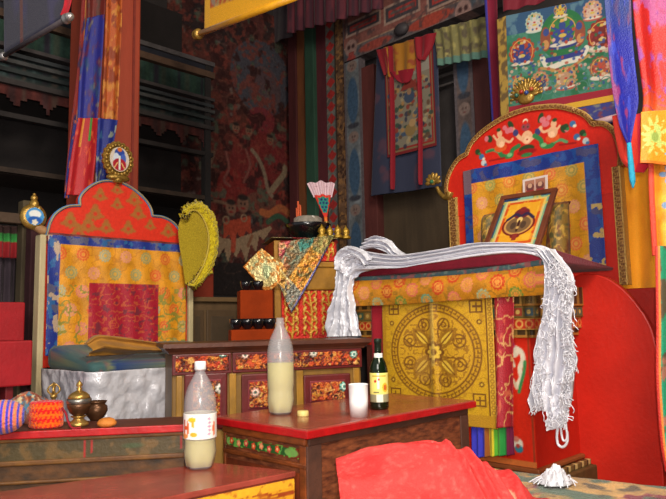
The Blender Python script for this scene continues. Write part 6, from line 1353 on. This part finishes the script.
# ================================================================== LOW BENCH WITH CARPET AND THE RED ROBE
ZB = .22; p1 = onz(500, 469.5, ZB); p2 = onz(700, 489.5, ZB); e = (p2 - p1); Le = np.linalg.norm(e); e /= Le; b_ = np.array([e[1], -e[0], 0]); 
if b_[1] > 0: b_ = -b_
DBn = 1.12
t = thing('low_bench', (p1 + p2) / 2 * np.array([1, 1, 0]) + b_ * DBn / 2, 'low bench under a patterned tan carpet in front of the great throne', 'bench')
MB().quadprism([p1, p1 + b_ * DBn, p2 + b_ * DBn, p2], .0, ZB - .040).build('base', flat('seat_base_wood', (96, 60, 40), .7), t, bevel=.005)
cv = Cv(0, Le, 0, DBn, .008, (206, 160, 92)); cv.tone(.3, .1, 3); cv.speck((140, 36, 60), .10, .55, 5, 1); cv.speck((90, 110, 92), .12, .56, 7, 1); cv.speck((180, 140, 80), .05, .62, 9, .8); cv.speck((60, 50, 40), .06, .64, 10, .7)
P = p1 + np.multiply.outer(cv.X, e) + np.multiply.outer(cv.Y, b_) + (np.array([0, 0, .008]) * (fbm(cv.X * 6, cv.Y * 6, 3) - .5)[..., None])
tag(sheet('seat_carpet', P[::-1] if np.cross(e, b_)[2] < 0 else P, (cv.img[::-1] if np.cross(e, b_)[2] < 0 else cv.img), FELT, None, .03), 'tan carpet with maroon and grey-green patches covering the low bench', 'carpet')
# ---- red robe heaped on the seat, nearest to us
rows = [([(336, 470), (352, 466), (375, 461), (400, 457), (420, 455), (436, 455), (452, 460), (468, 468), (486, 478), (506, 488), (530, 498), (552, 508)], 1.83),
        ([(335.5, 461), (352, 455), (375, 448), (400, 443), (420, 441), (436, 441), (450, 445), (466, 453), (484, 465), (504, 478), (528, 491), (550, 503)], 1.74),
        ([(336, 466), (352, 462), (376, 456), (402, 453), (424, 452), (442, 454), (458, 460), (474, 468), (492, 479), (512, 490), (534, 502), (556, 514)], 1.70),
        ([(338, 480), (354, 480), (380, 480), (408, 480), (432, 482), (452, 486), (470, 490), (488, 497), (508, 506), (526, 514), (546, 524), (566, 534)], 1.645),
        ([(341, 500), (358, 504), (384, 508), (412, 512), (438, 516), (460, 520), (480, 524), (498, 530), (518, 538), (536, 546), (556, 554), (576, 562)], 1.57),
        ([(346, 560), (362, 566), (390, 572), (418, 578), (444, 582), (468, 586), (488, 590), (508, 596), (528, 602), (548, 608), (568, 614), (588, 620)], 1.42),
        ([(352, 640), (368, 646), (396, 650), (424, 656), (450, 660), (474, 664), (496, 668), (516, 672), (536, 676), (556, 680), (576, 684), (596, 688)], 1.32)]
R_ = np.array([spline([ony(x, y, d_) for x, y in pts], 130) for pts, d_ in rows]); P = np.stack([spline(R_[:, i], 110) for i in range(130)], 1)
P[..., 2] = np.maximum(P[..., 2], ZB + .045)
u, v = np.meshgrid(np.linspace(0, 1, 130), np.linspace(0, 1, 110))
fold = .018 * np.exp(-((u - .50 - .16 * v) / .025) ** 2) + .014 * np.exp(-((u - .62 - .10 * v) / .02) ** 2) * (v > .12) + .012 * np.sin(34 * (u - .25 * v)) * np.clip((u - .5) * 4, 0, 1) + .012 * (fbm(u * 5, v * 4, 3) - .5) + .007 * (fbm(u * 14, v * 10, 5) - .5) + .010 * np.exp(-((u - .27 + .08 * v) / .04) ** 2) * v
fold = fold * 1.2 + .02 * np.exp(-((u - .72 - .08 * v) / .018) ** 2) + .016 * np.exp(-((u - .83 - .04 * v) / .02) ** 2) + .012 * np.exp(-((v - .55 + .3 * u) / .05) ** 2) + .010 * np.sin(9 * u + 5 * v) * (v > .15)
d = np.stack([np.zeros_like(u), -fold * .6, fold * .8], -1)
C = const(u.shape, (206, 64, 62)); C = blend(C, (fbm(u * 6, v * 5, 9) - .5) * 3, (184, 48, 48)); C = blend(C, (fbm(u * 60, v * 50, 19) - .55) * 3, (216, 90, 84)); C = blend(C, (np.hypot((u - .80) / .02, (v - .38) / .03) < 1) * .8, (226, 150, 120))
tag(sheet('draped_robe', (P + d)[::-1], C[::-1], FELT if False else pig('red_wool', .9, 0, .1, 0, (260, .12), (200, .3)), None, .006), 'salmon-red woollen robe heaped on the low bench in the foreground', 'robe')
# ---- crumpled end of a white scarf on the carpet
cx_ = onz(556, 486, ZB + .0); U, V = np.meshgrid(np.linspace(0, 2 * PI, 70), np.linspace(.02, 1, 30)); R0 = .055 * V * (1 + .35 * (fbm(np.cos(U) * 2 + 3, np.sin(U) * 2 + V, 5) - .4)); hgt = .05 * (1 - V ** 2) * (.6 + .9 * fbm(np.cos(U) * V * 4 + 5, np.sin(U) * V * 4, 7)) + .004
P = np.stack([cx_[0] + R0 * np.cos(U), cx_[1] + R0 * np.sin(U) * .9, ZB + .006 + hgt + .01 * np.sin(U * 9) * V * (1 - V)], -1)
t = thing('crumpled_scarf', cx_, 'crumpled end of a white silk scarf lying on the tan carpet', 'scarf')
sheet('scarf_end', P[:, ::-1], None, SILK, t, .002); mb = MB(); rg = np.random.default_rng(8)
for k in range(26):
    th = rg.random() * 6.28; p = cx_ + np.array([math.cos(th) * .04, math.sin(th) * .04, .02]); q_ = p + np.array([math.cos(th) * .03, math.sin(th) * .03 - .01, .0]); mb.tube([p, (p + q_) / 2 + np.array([0, 0, .014 * rg.random()]), q_ + np.array([rg.normal(0, .01), 0, -.008])], .0025, 5, 10)
mb.build('fringe', SILK, t)
# ================================================================== LIGHT AND CAMERA
def lamp(name, kind, loc, energy, col, size=.1, aim=None, sizey=None):
    L = bpy.data.lights.new(name, kind); L.energy = energy; L.color = col
    if kind == 'AREA':
        L.size = size
        if sizey: L.shape = 'RECTANGLE'; L.size_y = sizey
    else: L.shadow_soft_size = size
    o = bpy.data.objects.new(name, L); COL.objects.link(o); o.location = loc
    if aim is not None: o.rotation_euler = (Vector(aim) - Vector(loc)).to_track_quat('-Z', 'Y').to_euler()
    return o
lamp('camera_flash', 'POINT', (0.03, -0.02, CAMZ + .09), 47, (1.0, .93, .84), .025)
lamp('skylight', 'AREA', (1.2, -.2, 3.5), 78, (1.0, .90, .74), 1.4, (1.5, 2.6, 1.0))
lamp('rear_fill', 'AREA', (-.6, -1.6, 2.4), 28, (1.0, .95, .88), 1.6, (.2, 3, 1.0))  # added fill lamp behind the camera; no opening is modelled as its source
W = bpy.data.worlds.new('world'); SC.world = W; W.use_nodes = True
W.node_tree.nodes['Background'].inputs['Color'].default_value = (.85, .85, .9, 1); W.node_tree.nodes['Background'].inputs['Strength'].default_value = .14
cam = bpy.data.cameras.new('camera'); cam.sensor_width = 36; cam.lens = FPX * 36 / 666; cam.clip_start = .02
co = bpy.data.objects.new('camera', cam); COL.objects.link(co)
from mathutils import Matrix
co.matrix_world = Matrix(((CR[0], CU[0], -_f[0], EYE[0]), (CR[1], CU[1], -_f[1], EYE[1]), (CR[2], CU[2], -_f[2], EYE[2]), (0, 0, 0, 1)))
SC.camera = co
SC.view_settings.view_transform = 'Standard'; SC.view_settings.look = 'None'; SC.view_settings.gamma = 1; SC.view_settings.exposure = 1.5
